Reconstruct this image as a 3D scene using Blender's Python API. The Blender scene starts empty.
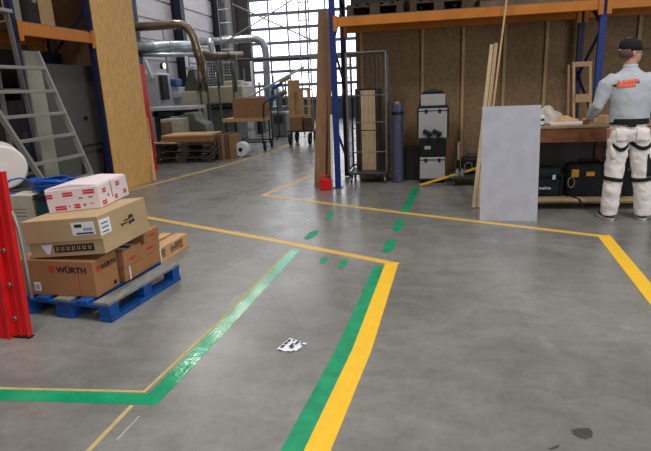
import bpy, bmesh, math, random
from mathutils import Vector, Matrix
from mathutils.bvhtree import BVHTree
random.seed(7)
SC = bpy.context.scene
COL = SC.collection
PI = math.pi
R = math.radians
V = Vector

# ------------------------------------------------------------ camera geometry
FPX, CAMH = 527.0, 1.5
PITCH = math.atan(138.5/FPX); ROLL = R(2.53); HEAD = R(11)
cf = V((-math.sin(HEAD)*math.cos(PITCH), math.cos(HEAD)*math.cos(PITCH), -math.sin(PITCH)))
r0 = V((math.cos(HEAD), math.sin(HEAD), 0)); u0 = r0.cross(cf)
cr = r0*math.cos(ROLL) - u0*math.sin(ROLL); cu = cr.cross(cf)
CO = V((0, 0, CAMH))

def at(x, y, z=None, Y=None, X=None):
    d = cf*FPX + cr*(x-325.5) - cu*(y-225.5)
    t = (z-CAMH)/d.z if z is not None else (Y/d.y if Y is not None else X/d.x)
    return CO + d*t

# ------------------------------------------------------------ materials
def lin(c):
    c = c/255.0
    return c/12.92 if c <= 0.04045 else ((c+0.055)/1.055)**2.4
def rgb(c): return (lin(c[0]), lin(c[1]), lin(c[2]), 1)

def mat(name, c, rough=0.6, metal=0.0, var=0.12, scale=8.0, bump=0.0, stretch=(1, 1, 1), c2=None, spec=0.4, coat=0.0, emit=0.0):
    m = bpy.data.materials.new(name); m.use_nodes = True
    nt = m.node_tree; N = nt.nodes; L = nt.links
    b = N['Principled BSDF']
    b.inputs['Roughness'].default_value = rough; b.inputs['Metallic'].default_value = metal
    b.inputs['Specular IOR Level'].default_value = spec
    b.inputs['Coat Weight'].default_value = coat
    tc = N.new('ShaderNodeTexCoord'); mp = N.new('ShaderNodeMapping'); mp.inputs['Scale'].default_value = stretch
    L.new(tc.outputs['Object'], mp.inputs['Vector'])
    n = N.new('ShaderNodeTexNoise'); n.inputs['Scale'].default_value = scale; n.inputs['Detail'].default_value = 6
    L.new(mp.outputs['Vector'], n.inputs['Vector'])
    cr_ = N.new('ShaderNodeValToRGB'); L.new(n.outputs['Fac'], cr_.inputs['Fac'])
    base = rgb(c)
    lo = rgb(c2) if c2 else tuple(base[i]*(1-var) for i in range(3))+(1,)
    hi = base if c2 else tuple(min(1, base[i]*(1+var)) for i in range(3))+(1,)
    cr_.color_ramp.elements[0].position = 0.32; cr_.color_ramp.elements[0].color = lo
    cr_.color_ramp.elements[1].position = 0.68; cr_.color_ramp.elements[1].color = hi
    L.new(cr_.outputs['Color'], b.inputs['Base Color'])
    if bump:
        bp = N.new('ShaderNodeBump'); bp.inputs['Strength'].default_value = bump; bp.inputs['Distance'].default_value = 0.01
        L.new(n.outputs['Fac'], bp.inputs['Height']); L.new(bp.outputs['Normal'], b.inputs['Normal'])
    if emit:
        b.inputs['Emission Color'].default_value = base; b.inputs['Emission Strength'].default_value = emit
    return m

M = {}
M['blue_paint'] = mat('blue_paint', (16, 78, 152), 0.55, var=0.3, scale=14)
M['worn_board'] = mat('worn_board', (150, 144, 128), 0.8, var=0.35, scale=10, stretch=(6, 1, 1), c2=(104, 116, 124))
M['pallet_black_shade'] = mat('pallet_black_shade', (74, 60, 50), 0.85, var=0.25, scale=6)  # near-black pallet wood; on the rack its dark tone stands for dim light
M['pale_wood'] = mat('pale_wood', (206, 165, 120), 0.7, var=0.2, scale=6, stretch=(6, 1, 6))
M['card'] = mat('card', (168, 118, 78), 0.8, var=0.07, scale=5)
M['card_tan'] = mat('card_tan', (188, 160, 122), 0.8, var=0.06, scale=5)
M['white_card'] = mat('white_card', (232, 218, 220), 0.7, var=0.04)
M['red_ink'] = mat('red_ink', (205, 45, 60), 0.7, var=0.05)
M['dark_ink'] = mat('dark_ink', (50, 40, 34), 0.8, var=0.05)
M['faint_ink'] = mat('faint_ink', (120, 110, 110), 0.8, var=0.05)
M['paper'] = mat('paper', (235, 238, 245), 0.6, var=0.03)
M['red_gloss'] = mat('red_gloss', (214, 26, 30), 0.4, var=0.08)
M['black_rubber'] = mat('black_rubber', (26, 26, 28), 0.7, var=0.1)
M['black_plastic'] = mat('black_plastic', (24, 25, 27), 0.5, var=0.15)
M['black_cloth'] = mat('black_cloth', (26, 27, 30), 0.9, var=0.2, scale=30, bump=0.3)
M['alu'] = mat('alu', (172, 170, 165), 0.4, 0.55, var=0.08, scale=3)
M['alu_dark'] = mat('alu_dark', (128, 124, 122), 0.45, 0.5, var=0.1, scale=3)
M['cream_plastic'] = mat('cream_plastic', (190, 184, 165), 0.6, var=0.06)
M['teal'] = mat('teal', (26, 62, 70), 0.5, var=0.12)
M['bag_dark'] = mat('bag_dark', (24, 40, 44), 0.8, var=0.15)
M['cable_blue'] = mat('cable_blue', (22, 88, 180), 0.45, var=0.1)
M['film_white'] = mat('film_white', (226, 216, 210), 0.4, var=0.03)
M['rack_blue'] = mat('rack_blue', (28, 52, 128), 0.45, var=0.12)
M['rack_navy'] = mat('rack_navy', (22, 28, 64), 0.45, var=0.12)
M['beam_orange'] = mat('beam_orange', (190, 114, 36), 0.5, var=0.12, scale=4, stretch=(1, 6, 1))
M['plywood'] = mat('plywood', (232, 184, 114), 0.6, scale=9, stretch=(2, 2, 0.9), c2=(212, 162, 92))
M['ply_light'] = mat('ply_light', (214, 180, 132), 0.6, scale=9, c2=(196, 160, 110))
M['osb'] = mat('osb', (150, 122, 90), 0.75, scale=34, stretch=(1, 1, .6), c2=(124, 99, 70))
M['stud'] = mat('stud', (186, 152, 112), 0.7, var=0.15, scale=6, stretch=(6, 6, 1))
M['brown_board'] = mat('brown_board', (140, 104, 74), 0.6, var=0.16, scale=5, stretch=(8, 8, 0.8))
M['cabinet_grey'] = mat('cabinet_grey', (96, 96, 92), 0.5, 0.1, var=0.05, scale=2)
M['pale_panel'] = mat('pale_panel', (158, 155, 142), 0.6, var=0.05)
M['dark_box'] = mat('dark_box', (44, 40, 38), 0.8, var=0.15)
M['zinc'] = mat('zinc', (84, 86, 88), 0.45, 0.6, var=0.12, scale=12)
M['wire'] = mat('wire', (112, 110, 106), 0.45, 0.5, var=0.1)
M['shelf_birch'] = mat('shelf_birch', (190, 165, 130), 0.6, var=0.12, scale=6, stretch=(6, 6, 1))
M['frame_wood'] = mat('frame_wood', (158, 130, 96), 0.7, var=0.1, scale=8)
M['purple_wrap'] = mat('purple_wrap', (82, 82, 110), 0.3, var=0.2, scale=12, bump=0.5)
M['case_grey'] = mat('case_grey', (172, 173, 172), 0.5, var=0.06)
M['yellow'] = mat('yellow', (240, 185, 40), 0.5, var=0.08)
M['panel_grey'] = mat('panel_grey', (176, 176, 186), 0.45, var=0.09, scale=7)
M['bench_wood'] = mat('bench_wood', (134, 84, 52), 0.6, var=0.25, scale=5, stretch=(1, 5, 5), c2=(104, 62, 38))
M['bench_top'] = mat('bench_top', (150, 128, 100), 0.6, var=0.2, scale=6)
M['bag_film'] = mat('bag_film', (200, 190, 180), 0.35, var=0.15, scale=10, bump=0.6)
M['kraft'] = mat('kraft', (196, 160, 122), 0.8, var=0.12, scale=10, bump=0.5)
M['patch_yellow'] = mat('patch_yellow', (200, 150, 50), 0.7, var=0.1)
M['sweat'] = mat('sweat', (186, 190, 198), 0.9, var=0.06, scale=6, bump=0.15)
M['trouser'] = mat('trouser', (236, 228, 224), 0.9, var=0.07, scale=7, bump=0.25)
M['skin'] = mat('skin', (196, 146, 124), 0.6, var=0.06)
M['hair'] = mat('hair', (104, 80, 66), 0.9, var=0.15, scale=40, bump=0.5)
M['cap'] = mat('cap', (22, 22, 24), 0.85, var=0.12)
M['orange_print'] = mat('orange_print', (240, 112, 80), 0.8, var=0.08)
M['boot'] = mat('boot', (60, 60, 64), 0.7, var=0.15)
M['sole'] = mat('sole', (196, 196, 194), 0.6, var=0.05)
M['tape_yellow'] = mat('tape_yellow', (250, 196, 44), 0.55, var=0.06, scale=9)
M['tape_yellow_worn'] = mat('tape_yellow_worn', (206, 176, 92), 0.5, var=0.12, scale=14)
M['tape_yellow_soft'] = mat('tape_yellow_soft', (232, 184, 84), 0.4, var=0.08, scale=12)
M['tape_pale'] = mat('tape_pale', (188, 172, 112), 0.6, var=0.15, scale=16)
M['tape_green'] = mat('tape_green', (8, 156, 106), 0.15, var=0.14, scale=6, bump=0.45, spec=0.42)
M['tape_green_matt'] = mat('tape_green_matt', (16, 148, 100), 0.5, var=0.25, scale=9)
M['chalk'] = mat('chalk', (190, 184, 176), 0.8, var=0.1)
M['stain'] = mat('stain', (72, 70, 64), 0.4, var=0.2, scale=20)
M['clad'] = mat('clad', (172, 168, 174), 0.6, var=0.08, scale=0.8, stretch=(1, 1, 4))
M['clad_dark'] = mat('clad_dark', (74, 76, 88), 0.7, var=0.15, scale=1)
M['steel_dark'] = mat('steel_dark', (34, 36, 54), 0.6, var=0.1, scale=2)
M['steel_brown'] = mat('steel_brown', (76, 70, 72), 0.6, var=0.15, scale=2)
M['mullion'] = mat('mullion', (120, 124, 142), 0.6, var=0.05)
M['duct_brass'] = mat('duct_brass', (158, 142, 118), 0.25, 0.9, var=0.12, scale=3)
M['duct_silver'] = mat('duct_silver', (198, 206, 210), 0.3, 0.8, var=0.12, scale=3)
M['duct_rust'] = mat('duct_rust', (150, 132, 110), 0.4, 0.6, var=0.3, scale=5)
M['machine_cream'] = mat('machine_cream', (190, 184, 160), 0.5, var=0.07, scale=2)
M['machine_white'] = mat('machine_white', (206, 208, 216), 0.5, var=0.06, scale=2)
M['machine_olive'] = mat('machine_olive', (92, 96, 84), 0.5, var=0.15, scale=4)
M['machine_grey'] = mat('machine_grey', (112, 116, 120), 0.5, var=0.15, scale=4)
M['machine_dark'] = mat('machine_dark', (50, 52, 54), 0.6, var=0.15)
M['machine_blue'] = mat('machine_blue', (40, 92, 160), 0.5, var=0.1)
M['pallet_dark'] = mat('pallet_dark', (108, 88, 72), 0.8, var=0.25, scale=6)
M['carton_brown'] = mat('carton_brown', (160, 122, 84), 0.8, var=0.08)
M['lamp_glow'] = mat('lamp_glow', (240, 255, 215), 0.5, var=0, emit=3)
M['olive_tool'] = mat('olive_tool', (60, 72, 60), 0.6, var=0.15)
M['glass_clear'] = mat('glass_clear', (150, 160, 160), 0.15, var=0.05)

def pane_mat():
    # translucent roof-light sheet, daylight behind it
    m = bpy.data.materials.new('translucent_sheet'); m.use_nodes = True
    b = m.node_tree.nodes['Principled BSDF']
    b.inputs['Base Color'].default_value = (0.85, 0.87, 0.92, 1); b.inputs['Roughness'].default_value = 0.35
    b.inputs['Emission Color'].default_value = (0.93, 0.95, 1.0, 1); b.inputs['Emission Strength'].default_value = 3.0
    return m
M['pane'] = pane_mat()

def floor_mat():
    m = bpy.data.materials.new('polished_concrete'); m.use_nodes = True
    nt = m.node_tree; N = nt.nodes; L = nt.links; b = N['Principled BSDF']
    tc = N.new('ShaderNodeTexCoord')
    def noise(s, d=8, st=(1, 1, 1), dist=0.0):
        mp = N.new('ShaderNodeMapping'); mp.inputs['Scale'].default_value = st; L.new(tc.outputs['Object'], mp.inputs['Vector'])
        n = N.new('ShaderNodeTexNoise'); n.inputs['Scale'].default_value = s; n.inputs['Detail'].default_value = d
        n.inputs['Distortion'].default_value = dist
        L.new(mp.outputs['Vector'], n.inputs['Vector']); return n
    def ramp(n, p0, c0, p1, c1):
        r = N.new('ShaderNodeValToRGB'); L.new(n.outputs['Fac'], r.inputs['Fac'])
        r.color_ramp.elements[0].position = p0; r.color_ramp.elements[0].color = c0
        r.color_ramp.elements[1].position = p1; r.color_ramp.elements[1].color = c1; return r
    def mult(a, c, f=1.0, mode='MULTIPLY'):
        x = N.new('ShaderNodeMixRGB'); x.blend_type = mode; x.inputs['Fac'].default_value = f
        L.new(a.outputs['Color'], x.inputs['Color1']); L.new(c.outputs['Color'], x.inputs['Color2']); return x
    a = ramp(noise(0.9, 8, dist=0.4), 0.3, rgb((122, 121, 117)), 0.7, rgb((148, 146, 141)))
    c = ramp(noise(4.5, 10, (1, 1.6, 1), 0.6), 0.33, (0.80, 0.79, 0.78, 1), 0.62, (1, 1, 1, 1))
    d = ramp(noise(28, 6), 0.25, (0.86, 0.86, 0.86, 1), 0.6, (1, 1, 1, 1))
    e = ramp(noise(2.1, 9, (2.2, 1, 1), 0.3), 0.60, (0, 0, 0, 1), 0.78, (0.05, 0.05, 0.048, 1))
    x = mult(mult(a, c), d); x = mult(x, e, 1.0, 'ADD')
    L.new(x.outputs['Color'], b.inputs['Base Color'])
    rr = N.new('ShaderNodeMapRange'); rr.inputs['To Min'].default_value = 0.17; rr.inputs['To Max'].default_value = 0.40
    L.new(noise(2.5, 6).outputs['Fac'], rr.inputs['Value']); L.new(rr.outputs['Result'], b.inputs['Roughness'])
    b.inputs['Specular IOR Level'].default_value = 0.45
    bp = N.new('ShaderNodeBump'); bp.inputs['Strength'].default_value = 0.06; bp.inputs['Distance'].default_value = 0.01
    L.new(noise(9, 4).outputs['Fac'], bp.inputs['Height']); L.new(bp.outputs['Normal'], b.inputs['Normal'])
    return m
M['floor'] = floor_mat()

# ------------------------------------------------------------ builders
class Frame:
    """local frame: origin A, u along the front, n away from the viewer, w up"""
    def __init__(s, A=(0, 0, 0), rot=0.0, tilt=0.0, pitch=0.0):
        s.A = V(A)
        m = Matrix.Rotation(R(rot), 3, 'Z') @ Matrix.Rotation(-R(tilt), 3, 'Y') @ Matrix.Rotation(R(pitch), 3, 'X')
        s.m = m; s.u = m @ V((1, 0, 0)); s.n = m @ V((0, 1, 0)); s.w = m @ V((0, 0, 1))
    def p(s, a, b, c): return s.A + s.u*a + s.n*b + s.w*c
    def M4(s, a, b, c): return Matrix.Translation(s.p(a, b, c)) @ s.m.to_4x4()
WORLD = Frame()

class MB:
    def __init__(s, F=None): s.bm = bmesh.new(); s.F = F or WORLD
    def quad8(s, P):
        vs = [s.bm.verts.new(p) for p in P]
        for f in ((0, 3, 2, 1), (4, 5, 6, 7), (0, 1, 5, 4), (1, 2, 6, 5), (2, 3, 7, 6), (3, 0, 4, 7)):
            s.bm.faces.new([vs[i] for i in f])
        return s
    def box(s, a0, a1, b0, b1, c0, c1):
        p = s.F.p
        return s.quad8([p(a0, b0, c0), p(a1, b0, c0), p(a1, b1, c0), p(a0, b1, c0), p(a0, b0, c1), p(a1, b0, c1), p(a1, b1, c1), p(a0, b1, c1)])
    def bar(s, P, Q, w, h, up=(0, 0, 1)):
        P, Q = s.F.p(*P), s.F.p(*Q); d = (Q-P).normalized(); up = V(up)
        x = d.cross(up)
        if x.length < 1e-3: x = d.cross(V((0, 1, 0)))
        x.normalize(); y = x.cross(d)
        x *= w/2; y *= h/2
        return s.quad8([P-x-y, P+x-y, P+x+y, P-x+y, Q-x-y, Q+x-y, Q+x+y, Q-x+y])
    def ring(s, c, x, y, n, ph=0):
        return [s.bm.verts.new(c+x*math.cos(2*PI*i/n+ph)+y*math.sin(2*PI*i/n+ph)) for i in range(n)]
    def bridge(s, A, B):
        n = len(A)
        for i in range(n): s.bm.faces.new((A[i], A[(i+1) % n], B[(i+1) % n], B[i]))
    def cap(s, A, flip=False): s.bm.faces.new(A[::-1] if flip else A)
    def tube(s, pts, r, n=10, closed=False):
        pts = [s.F.p(*p) for p in pts]; rs = r if isinstance(r, (list, tuple)) else [r]*len(pts)
        rings = []; x = None
        for i, p in enumerate(pts):
            a = pts[i-1] if (i or closed) else p; b = pts[(i+1) % len(pts)] if (i < len(pts)-1 or closed) else p
            d = (b-a).normalized()
            if x is None:
                x = d.cross(V((0, 0, 1)))
                if x.length < 0.05: x = d.cross(V((0, 1, 0)))
            x = (x - d*x.dot(d)).normalized(); y = d.cross(x)
            rings.append(s.ring(p, x*rs[i], y*rs[i], n))
        for i in range(len(rings)-1): s.bridge(rings[i], rings[i+1])
        if closed: s.bridge(rings[-1], rings[0])
        else: s.cap(rings[0], True); s.cap(rings[-1])
        return s
    def loft(s, rings, n=20, cap=True):
        """rings: (center, rx, ry, [rotz deg]) horizontal ellipses, or (center, X, Y) vectors"""
        rr = []
        for q in rings:
            c = V(q[0])
            if isinstance(q[1], (Vector, tuple)): x, y = V(q[1]), V(q[2])
            else:
                a = R(q[3]) if len(q) > 3 else 0
                x = V((math.cos(a), math.sin(a), 0))*q[1]; y = V((-math.sin(a), math.cos(a), 0))*q[2]
            rr.append(s.ring(c, x, y, n))
        for i in range(len(rr)-1): s.bridge(rr[i], rr[i+1])
        if cap: s.cap(rr[0], True); s.cap(rr[-1])
        return s
    def lathe(s, prof, c=(0, 0, 0), n=20):
        c = s.F.p(*c); rr = [s.ring(c+s.F.w*z, s.F.u*max(r, 1e-4), s.F.n*max(r, 1e-4), n) for r, z in prof]
        for i in range(len(rr)-1): s.bridge(rr[i], rr[i+1])
        s.cap(rr[0], True); s.cap(rr[-1]); return s
    def prism(s, poly, c0, c1):
        """poly: (a,b) outline extruded along w"""
        A = [s.bm.verts.new(s.F.p(a, b, c0)) for a, b in poly]; B = [s.bm.verts.new(s.F.p(a, b, c1)) for a, b in poly]
        s.cap(A, True); s.cap(B); s.bridge(A, B); return s
    def xprism(s, poly, b0, b1):
        """poly: (a,c) outline in the u-w plane extruded along n"""
        A = [s.bm.verts.new(s.F.p(a, b0, c)) for a, c in poly]; B = [s.bm.verts.new(s.F.p(a, b1, c)) for a, c in poly]
        s.cap(A, True); s.cap(B); s.bridge(A, B); return s
    def yprism(s, poly, a0, a1):
        A = [s.bm.verts.new(s.F.p(a0, b, c)) for b, c in poly]; B = [s.bm.verts.new(s.F.p(a1, b, c)) for b, c in poly]
        s.cap(A, True); s.cap(B); s.bridge(A, B); return s
    def build(s, name, m, parent=None, bevel=0.0, smooth=False, seg=2, label=None):
        bmesh.ops.recalc_face_normals(s.bm, faces=s.bm.faces)
        base = world_loc(parent) if parent else V((0, 0, 0))
        if parent is None:
            xs = [v.co for v in s.bm.verts]
            base = V(((min(v.x for v in xs)+max(v.x for v in xs))/2, (min(v.y for v in xs)+max(v.y for v in xs))/2, min(v.z for v in xs)))
        for v in s.bm.verts: v.co -= base
        me = bpy.data.meshes.new(name); s.bm.to_mesh(me); s.bm.free()
        me.materials.append(M[m] if isinstance(m, str) else m)
        if smooth:
            for p in me.polygons: p.use_smooth = True
        o = bpy.data.objects.new(name, me); COL.objects.link(o)
        if parent: o.parent = parent
        else: o.location = base
        if bevel:
            b = o.modifiers.new('Bevel', 'BEVEL'); b.width = bevel; b.segments = seg; b.limit_method = 'ANGLE'; b.angle_limit = R(40)
        if label: o['label'] = label
        return o

def world_loc(o):
    l = V(o.location)
    while o.parent: o = o.parent; l += V(o.location)
    return l

def thing(name, label, cat, loc=(0, 0, 0), group=None):
    o = bpy.data.objects.new(name, None); COL.objects.link(o); o.empty_display_size = 0.1
    o.location = loc; o['label'] = label; o['category'] = cat
    if group: o['group'] = group
    return o
def tag(o, label, cat, group=None):
    o['label'] = label; o['category'] = cat
    if group: o['group'] = group
    return o
def struct(o): o['kind'] = 'structure'; return o

def dup(root, loc, label, group=None):
    def cp(o, par):
        c = o.copy(); COL.objects.link(c)
        if par: c.parent = par
        for ch in list(o.children): cp(ch, c)
        return c
    r = cp(root, None); r.location = loc; r['label'] = label
    if group: r['group'] = group
    return r

def text(name, s, size, m, parent, mtx, shear=0, bold=0.0, sx=1.0):
    """flat lettering laid on a face; mtx columns: x = reading direction, y = up, z = out"""
    cu_ = bpy.data.curves.new(name, 'FONT'); cu_.body = s; cu_.size = size; cu_.extrude = 0.0006; cu_.offset = bold; cu_.shear = shear
    cu_.align_x = 'LEFT'
    t = bpy.data.objects.new(name+'_curve', cu_); COL.objects.link(t)
    dg = bpy.context.evaluated_depsgraph_get(); me = bpy.data.meshes.new_from_object(t.evaluated_get(dg))
    bpy.data.objects.remove(t); bpy.data.curves.remove(cu_)
    me.transform(Matrix.Diagonal((sx, 1, 1, 1))); me.transform(mtx); base = world_loc(parent)
    me.transform(Matrix.Translation(-base)); me.name = name
    me.materials.clear(); me.materials.append(M[m])
    o = bpy.data.objects.new(name, me); COL.objects.link(o); o.parent = parent
    return o

def face_mtx(F, a, b, c, side='front'):
    """matrix for lettering on the front (u-w) or right (n-w) face of a box frame"""
    if side == 'front': x, y, z = F.u, F.w, -F.n
    else: x, y, z = F.n, F.w, F.u
    m = Matrix((x, y, z)).transposed().to_4x4(); m.translation = F.p(a, b, c) + z*0.0012
    return m

def marks(F, W, D, rects, name, m, parent, side='front', bevel=0):
    """thin printed rectangles (s0,s1,t0,t1 in metres) on a face of the box"""
    mb = MB(F)
    for s0, s1, t0, t1 in rects:
        if side == 'front': mb.box(s0, s1, -0.0015, 0.0005, t0, t1)
        elif side == 'right': mb.box(W-0.0005, W+0.0015, s0, s1, t0, t1)
        else: mb.box(s0, s1, t0, t1, D, D+0.0012)
    return mb.build(name, m, parent)

# ------------------------------------------------------------ the setting
def plane_box(name, x0, x1, y0, y1, z0, z1, m):
    return struct(MB().box(x0, x1, y0, y1, z0, z1).build(name, m))
fl = MB().box(-16, 12, -6, 27, -0.1, 0).build('floor', 'floor'); struct(fl)
# cladding of the hall's long left wall: horizontal trapezoid ribs
mb = MB(); z = 2.0
while z < 9.5:
    mb.yprism([(8, z), (26, z), (26, z+0.62), (8, z+0.62)], -9.62, -9.5)
    mb.yprism([(8, z+0.62), (26, z+0.62), (26, z+0.7), (8, z+0.7)], -9.62, -9.55); z += 0.7
struct(mb.build('wall_left', 'clad'))
plane_box('trim_1', -9.62, -9.45, 8, 26, 0, 2.0, 'clad_dark')
for i, y in enumerate((13.4, 16.6, 20.2, 24.3)):
    mb = MB(); mb.box(-9.5, -9.1, y-0.02, y+0.02, 0, 9.5); mb.box(-9.5, -9.46, y-.16, y+.16, 0, 9.5); mb.box(-9.14, -9.1, y-.16, y+.16, 0, 9.5)
    struct(mb.build('trim_%d' % (i+2), 'steel_dark'))
mb = MB(); mb.box(-9.0, -8.3, 25.75, 25.9, 0, 9.5); mb.box(-9.0, -8.86, 25.2, 25.9, 0, 9.5)
struct(mb.build('trim_6', 'steel_brown'))
# the glazed end wall
plane_box('wall_back', -9.62, 4.0, 26.0, 26.1, 0, 1.0, 'clad_dark')
WX0, WX1 = -8.3, 1.6
struct(MB().box(WX0, WX1, 26.0, 26.03, 1.0, 9.5).build('window_1', 'pane'))
mb = MB(); x = WX0
while x <= WX1+.01: mb.box(x-.035, x+.035, 25.93, 26.0, 1.0, 9.5); x += 0.92
z = 1.0
while z < 9.5: mb.box(WX0, WX1, 25.9, 26.0, z-.07, z+.07); z += 0.66
mb.box(WX0, WX1, 25.6, 25.85, 2.78, 2.95)
struct(mb.build('window_1_frame', 'mullion'))
# board wall closing the rear of the right rack bays, with pale battens over the joints
plane_box('wall_right', -1.12, 7.5, 9.0, 9.04, 0, 4.2, 'osb')
k = 7
for px in (361.5, 422.7, 463.2, 504.5, 546, 637):
    p = at(px, 60, Y=8.97); struct(MB().box(p.x-.022, p.x+.022, 8.965, 9.0, 0, 4.2).build('trim_%d' % k, 'stud')); k += 1
# board wall behind the left rack
plane_box('wall_left_rack', -6.42, -6.36, 3.0, 8.80, 0, 4.2, 'brown_board')
plane_box('wall_left_rack_end', -6.36, -4.86, 8.76, 8.80, 0, 4.2, 'brown_board')

# ------------------------------------------------------------ floor markings
def strip(pts, w, z=0.0015):
    P = [V((p[0], p[1])) for p in pts]; L_, R_ = [], []
    for i, p in enumerate(P):
        d0 = (p-P[i-1]).normalized() if i else None; d1 = (P[i+1]-p).normalized() if i < len(P)-1 else None
        if d0 is None: d0 = d1
        if d1 is None: d1 = d0
        n0 = V((-d0.y, d0.x)); n1 = V((-d1.y, d1.x)); n = (n0+n1).normalized(); k_ = w/2/max(0.2, n.dot(n0))
        L_.append(p+n*k_); R_.append(p-n*k_)
    mb = MB(); A = [mb.bm.verts.new((q.x, q.y, z)) for q in L_]; B = [mb.bm.verts.new((q.x, q.y, z)) for q in R_]
    A0 = [mb.bm.verts.new((q.x, q.y, 0)) for q in L_]; B0 = [mb.bm.verts.new((q.x, q.y, 0)) for q in R_]
    for i in range(len(P)-1):
        mb.bm.faces.new((A[i], B[i], B[i+1], A[i+1])); mb.bm.faces.new((A0[i], A[i], A[i+1], A0[i+1])); mb.bm.faces.new((B[i], B0[i], B0[i+1], B[i+1]))
    return mb
def tape(pts, w, m, label, z=0.0015, cat='floor marking'):
    return tag(strip(pts, w, z).build('floor_tape', m), label, cat)
tape([(-4.3, 6.36), (-3.39, 5.92), (-1.57, 5.03), (-0.22, 4.32)], 0.085, 'tape_yellow_soft', 'yellow tape line from the wooden pallet slanting to the corner in the middle')
tape([(-0.275, 4.36), (-0.357, 2.784), (-0.445, 1.88), (-0.56, 0.7)], 0.112, 'tape_yellow', 'wide bright yellow tape running from the middle corner down to the lower edge', .0018)
tape([(-0.372, 4.26), (-0.462, 2.773), (-0.552, 1.867), (-0.67, 0.7)], 0.098, 'tape_green_matt', 'green tape strip laid along the inner side of the wide yellow line')
tape([(-3.2, 2.05), (-2.197, 2.105), (-1.355, 2.162), (-1.29, 3.16), (-1.215, 4.69)], 0.096, 'tape_green', 'long glossy green tape with a bend, left of the paper label')
tape([(-3.2, 2.115), (-2.20, 2.166), (-1.435, 2.222), (-1.352, 3.16), (-1.272, 4.69)], 0.02, 'tape_pale', 'thin pale yellow line edging the outside of the glossy green tape')
tape([(-1.435, 2.10), (-1.445, 1.754), (-1.47, 1.1)], 0.024, 'tape_pale', 'short thin pale line running down from the bend of the green tape')
tape([(-1.35, 2.02), (-1.36, 1.84)], 0.006, 'chalk', 'thin white scratch mark on the floor below the green bend')
tape([(-1.62, 9.6), (-1.979, 8.957), (-2.33, 7.30), (-0.29, 6.225), (1.72, 5.24)], 0.078, 'tape_yellow_soft', 'long yellow line bending at the far left and passing below the grey panel')
tape([(1.70, 5.29), (1.56, 3.75), (1.25, .7)], 0.115, 'tape_yellow', 'wide bright yellow tape leaving the picture at the right edge', .0018)
tape([(-4.95, 6.4), (-4.74, 7.79), (-4.16, 10.2), (-3.72, 12.6), (-3.7, 13.8), (-3.93, 18.8)], 0.09, 'tape_yellow_worn', 'worn yellow line past the foot of the plywood sheet and the trolleys')
tape([(-.115, 7.78), (-.245, 6.25)], 0.1, 'tape_green_matt', 'green tape strip leading to the stacked grey cases')
def blob(px, label):
    P = [at(x, y, z=0) for x, y in px]; mb = MB(); mb.prism([(p.x, p.y) for p in P], 0, 0.0015)
    return tag(mb.build('floor_tape', 'tape_green_matt'), label, 'floor marking')
blob([(325, 219), (328, 213), (334, 211.5), (333.5, 216), (329, 220.5)], 'farthest green dash of the left row, below the red canister')
blob([(303.5, 238), (310, 232), (319, 229.5), (318, 234), (311, 239), (306, 240)], 'green dash on the floor just above the yellow line, left row')
blob([(319, 262), (322, 257.5), (328, 257), (327, 261.5), (323, 264.5)], 'smaller left green patch below the yellow line')
blob([(337, 267), (340, 261), (348, 259.8), (347.5, 263.5), (342, 268.5)], 'right green patch of the pair below the yellow line')
blob([(393, 231), (395, 221), (404.5, 220), (403, 227), (398, 232.5)], 'upper green dash between the yellow lines, right row')
blob([(382.5, 252), (386, 241), (396.5, 238.5), (394, 249), (388, 253.5)], 'lower green dash above the yellow corner, right row')
# oil stains
def stain(px, label):
    P = [at(x, y, z=0) for x, y in px]; mb = MB(); mb.prism([(p.x, p.y) for p in P], 0, 0.0008)
    return tag(mb.build('oil_stain', 'stain'), label, 'stain')
stain([(571, 430), (578, 428.5), (589, 428), (593, 432), (592, 437), (585, 439.5), (579, 438), (573, 434)], 'dark roundish oil stain near the bottom right corner')
stain([(548, 449), (555, 446), (560, 444.5), (558, 448), (552, 450)], 'small elongated oil stain at the bottom edge')
# printed paper label
A = at(277, 350, z=0); B = at(290.5, 353, z=0); C = at(289, 338.5, z=0)
F = Frame((A.x, A.y, 0.0005), rot=math.degrees(math.atan2(-.03, .115)))
t = thing('paper_label', 'crumpled white printed paper label lying on the floor', 'label', F.p(.06, .06, 0))
mb = MB(); nn = 6
P = [[V(at(*p_, z=0.002)) for p_ in q] for q in ()]
c4 = [at(276.5, 350, z=.001), at(294, 353, z=.001), at(307, 344, z=.001), at(289.5, 338.5, z=.001)]
vs = [[mb.bm.verts.new((c4[0]*(1-i/nn)+c4[1]*(i/nn))*(1-j/nn)+(c4[3]*(1-i/nn)+c4[2]*(i/nn))*(j/nn)+V((0, 0, 0.004+0.004*math.sin(i*1.7+j)*math.cos(j*1.3)))) for i in range(nn+1)] for j in range(nn+1)]
for j in range(nn):
    for i in range(nn):
        if (i, j) not in ((5, 0), (5, 4), (4, 5)): mb.bm.faces.new((vs[j][i], vs[j][i+1], vs[j+1][i+1], vs[j+1][i]))
pl = mb.build('sheet', 'paper', t); sm = pl.modifiers.new('Solidify', 'SOLIDIFY'); sm.thickness = 0.001
d1 = (c4[1]-c4[0]); d2 = (c4[3]-c4[0])
mb = MB()
for (a, b, w, h) in ((.1, .15, .14, .2), (.1, .42, .14, .2), (.1, .68, .14, .16), (.48, .3, .1, .3), (.62, .2, .1, .22), (.62, .55, .1, .3), (.35, .75, .1, .12)):
    q = [c4[0]+d1*s+d2*t_ for s, t_ in ((a, b), (a+w, b), (a+w, b+h), (a, b+h))]
    vv = [mb.bm.verts.new(x+V((0, 0, 0.0095))) for x in q]; mb.bm.faces.new(vv)
mb.build('printed_bars', 'dark_ink', t)

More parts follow.
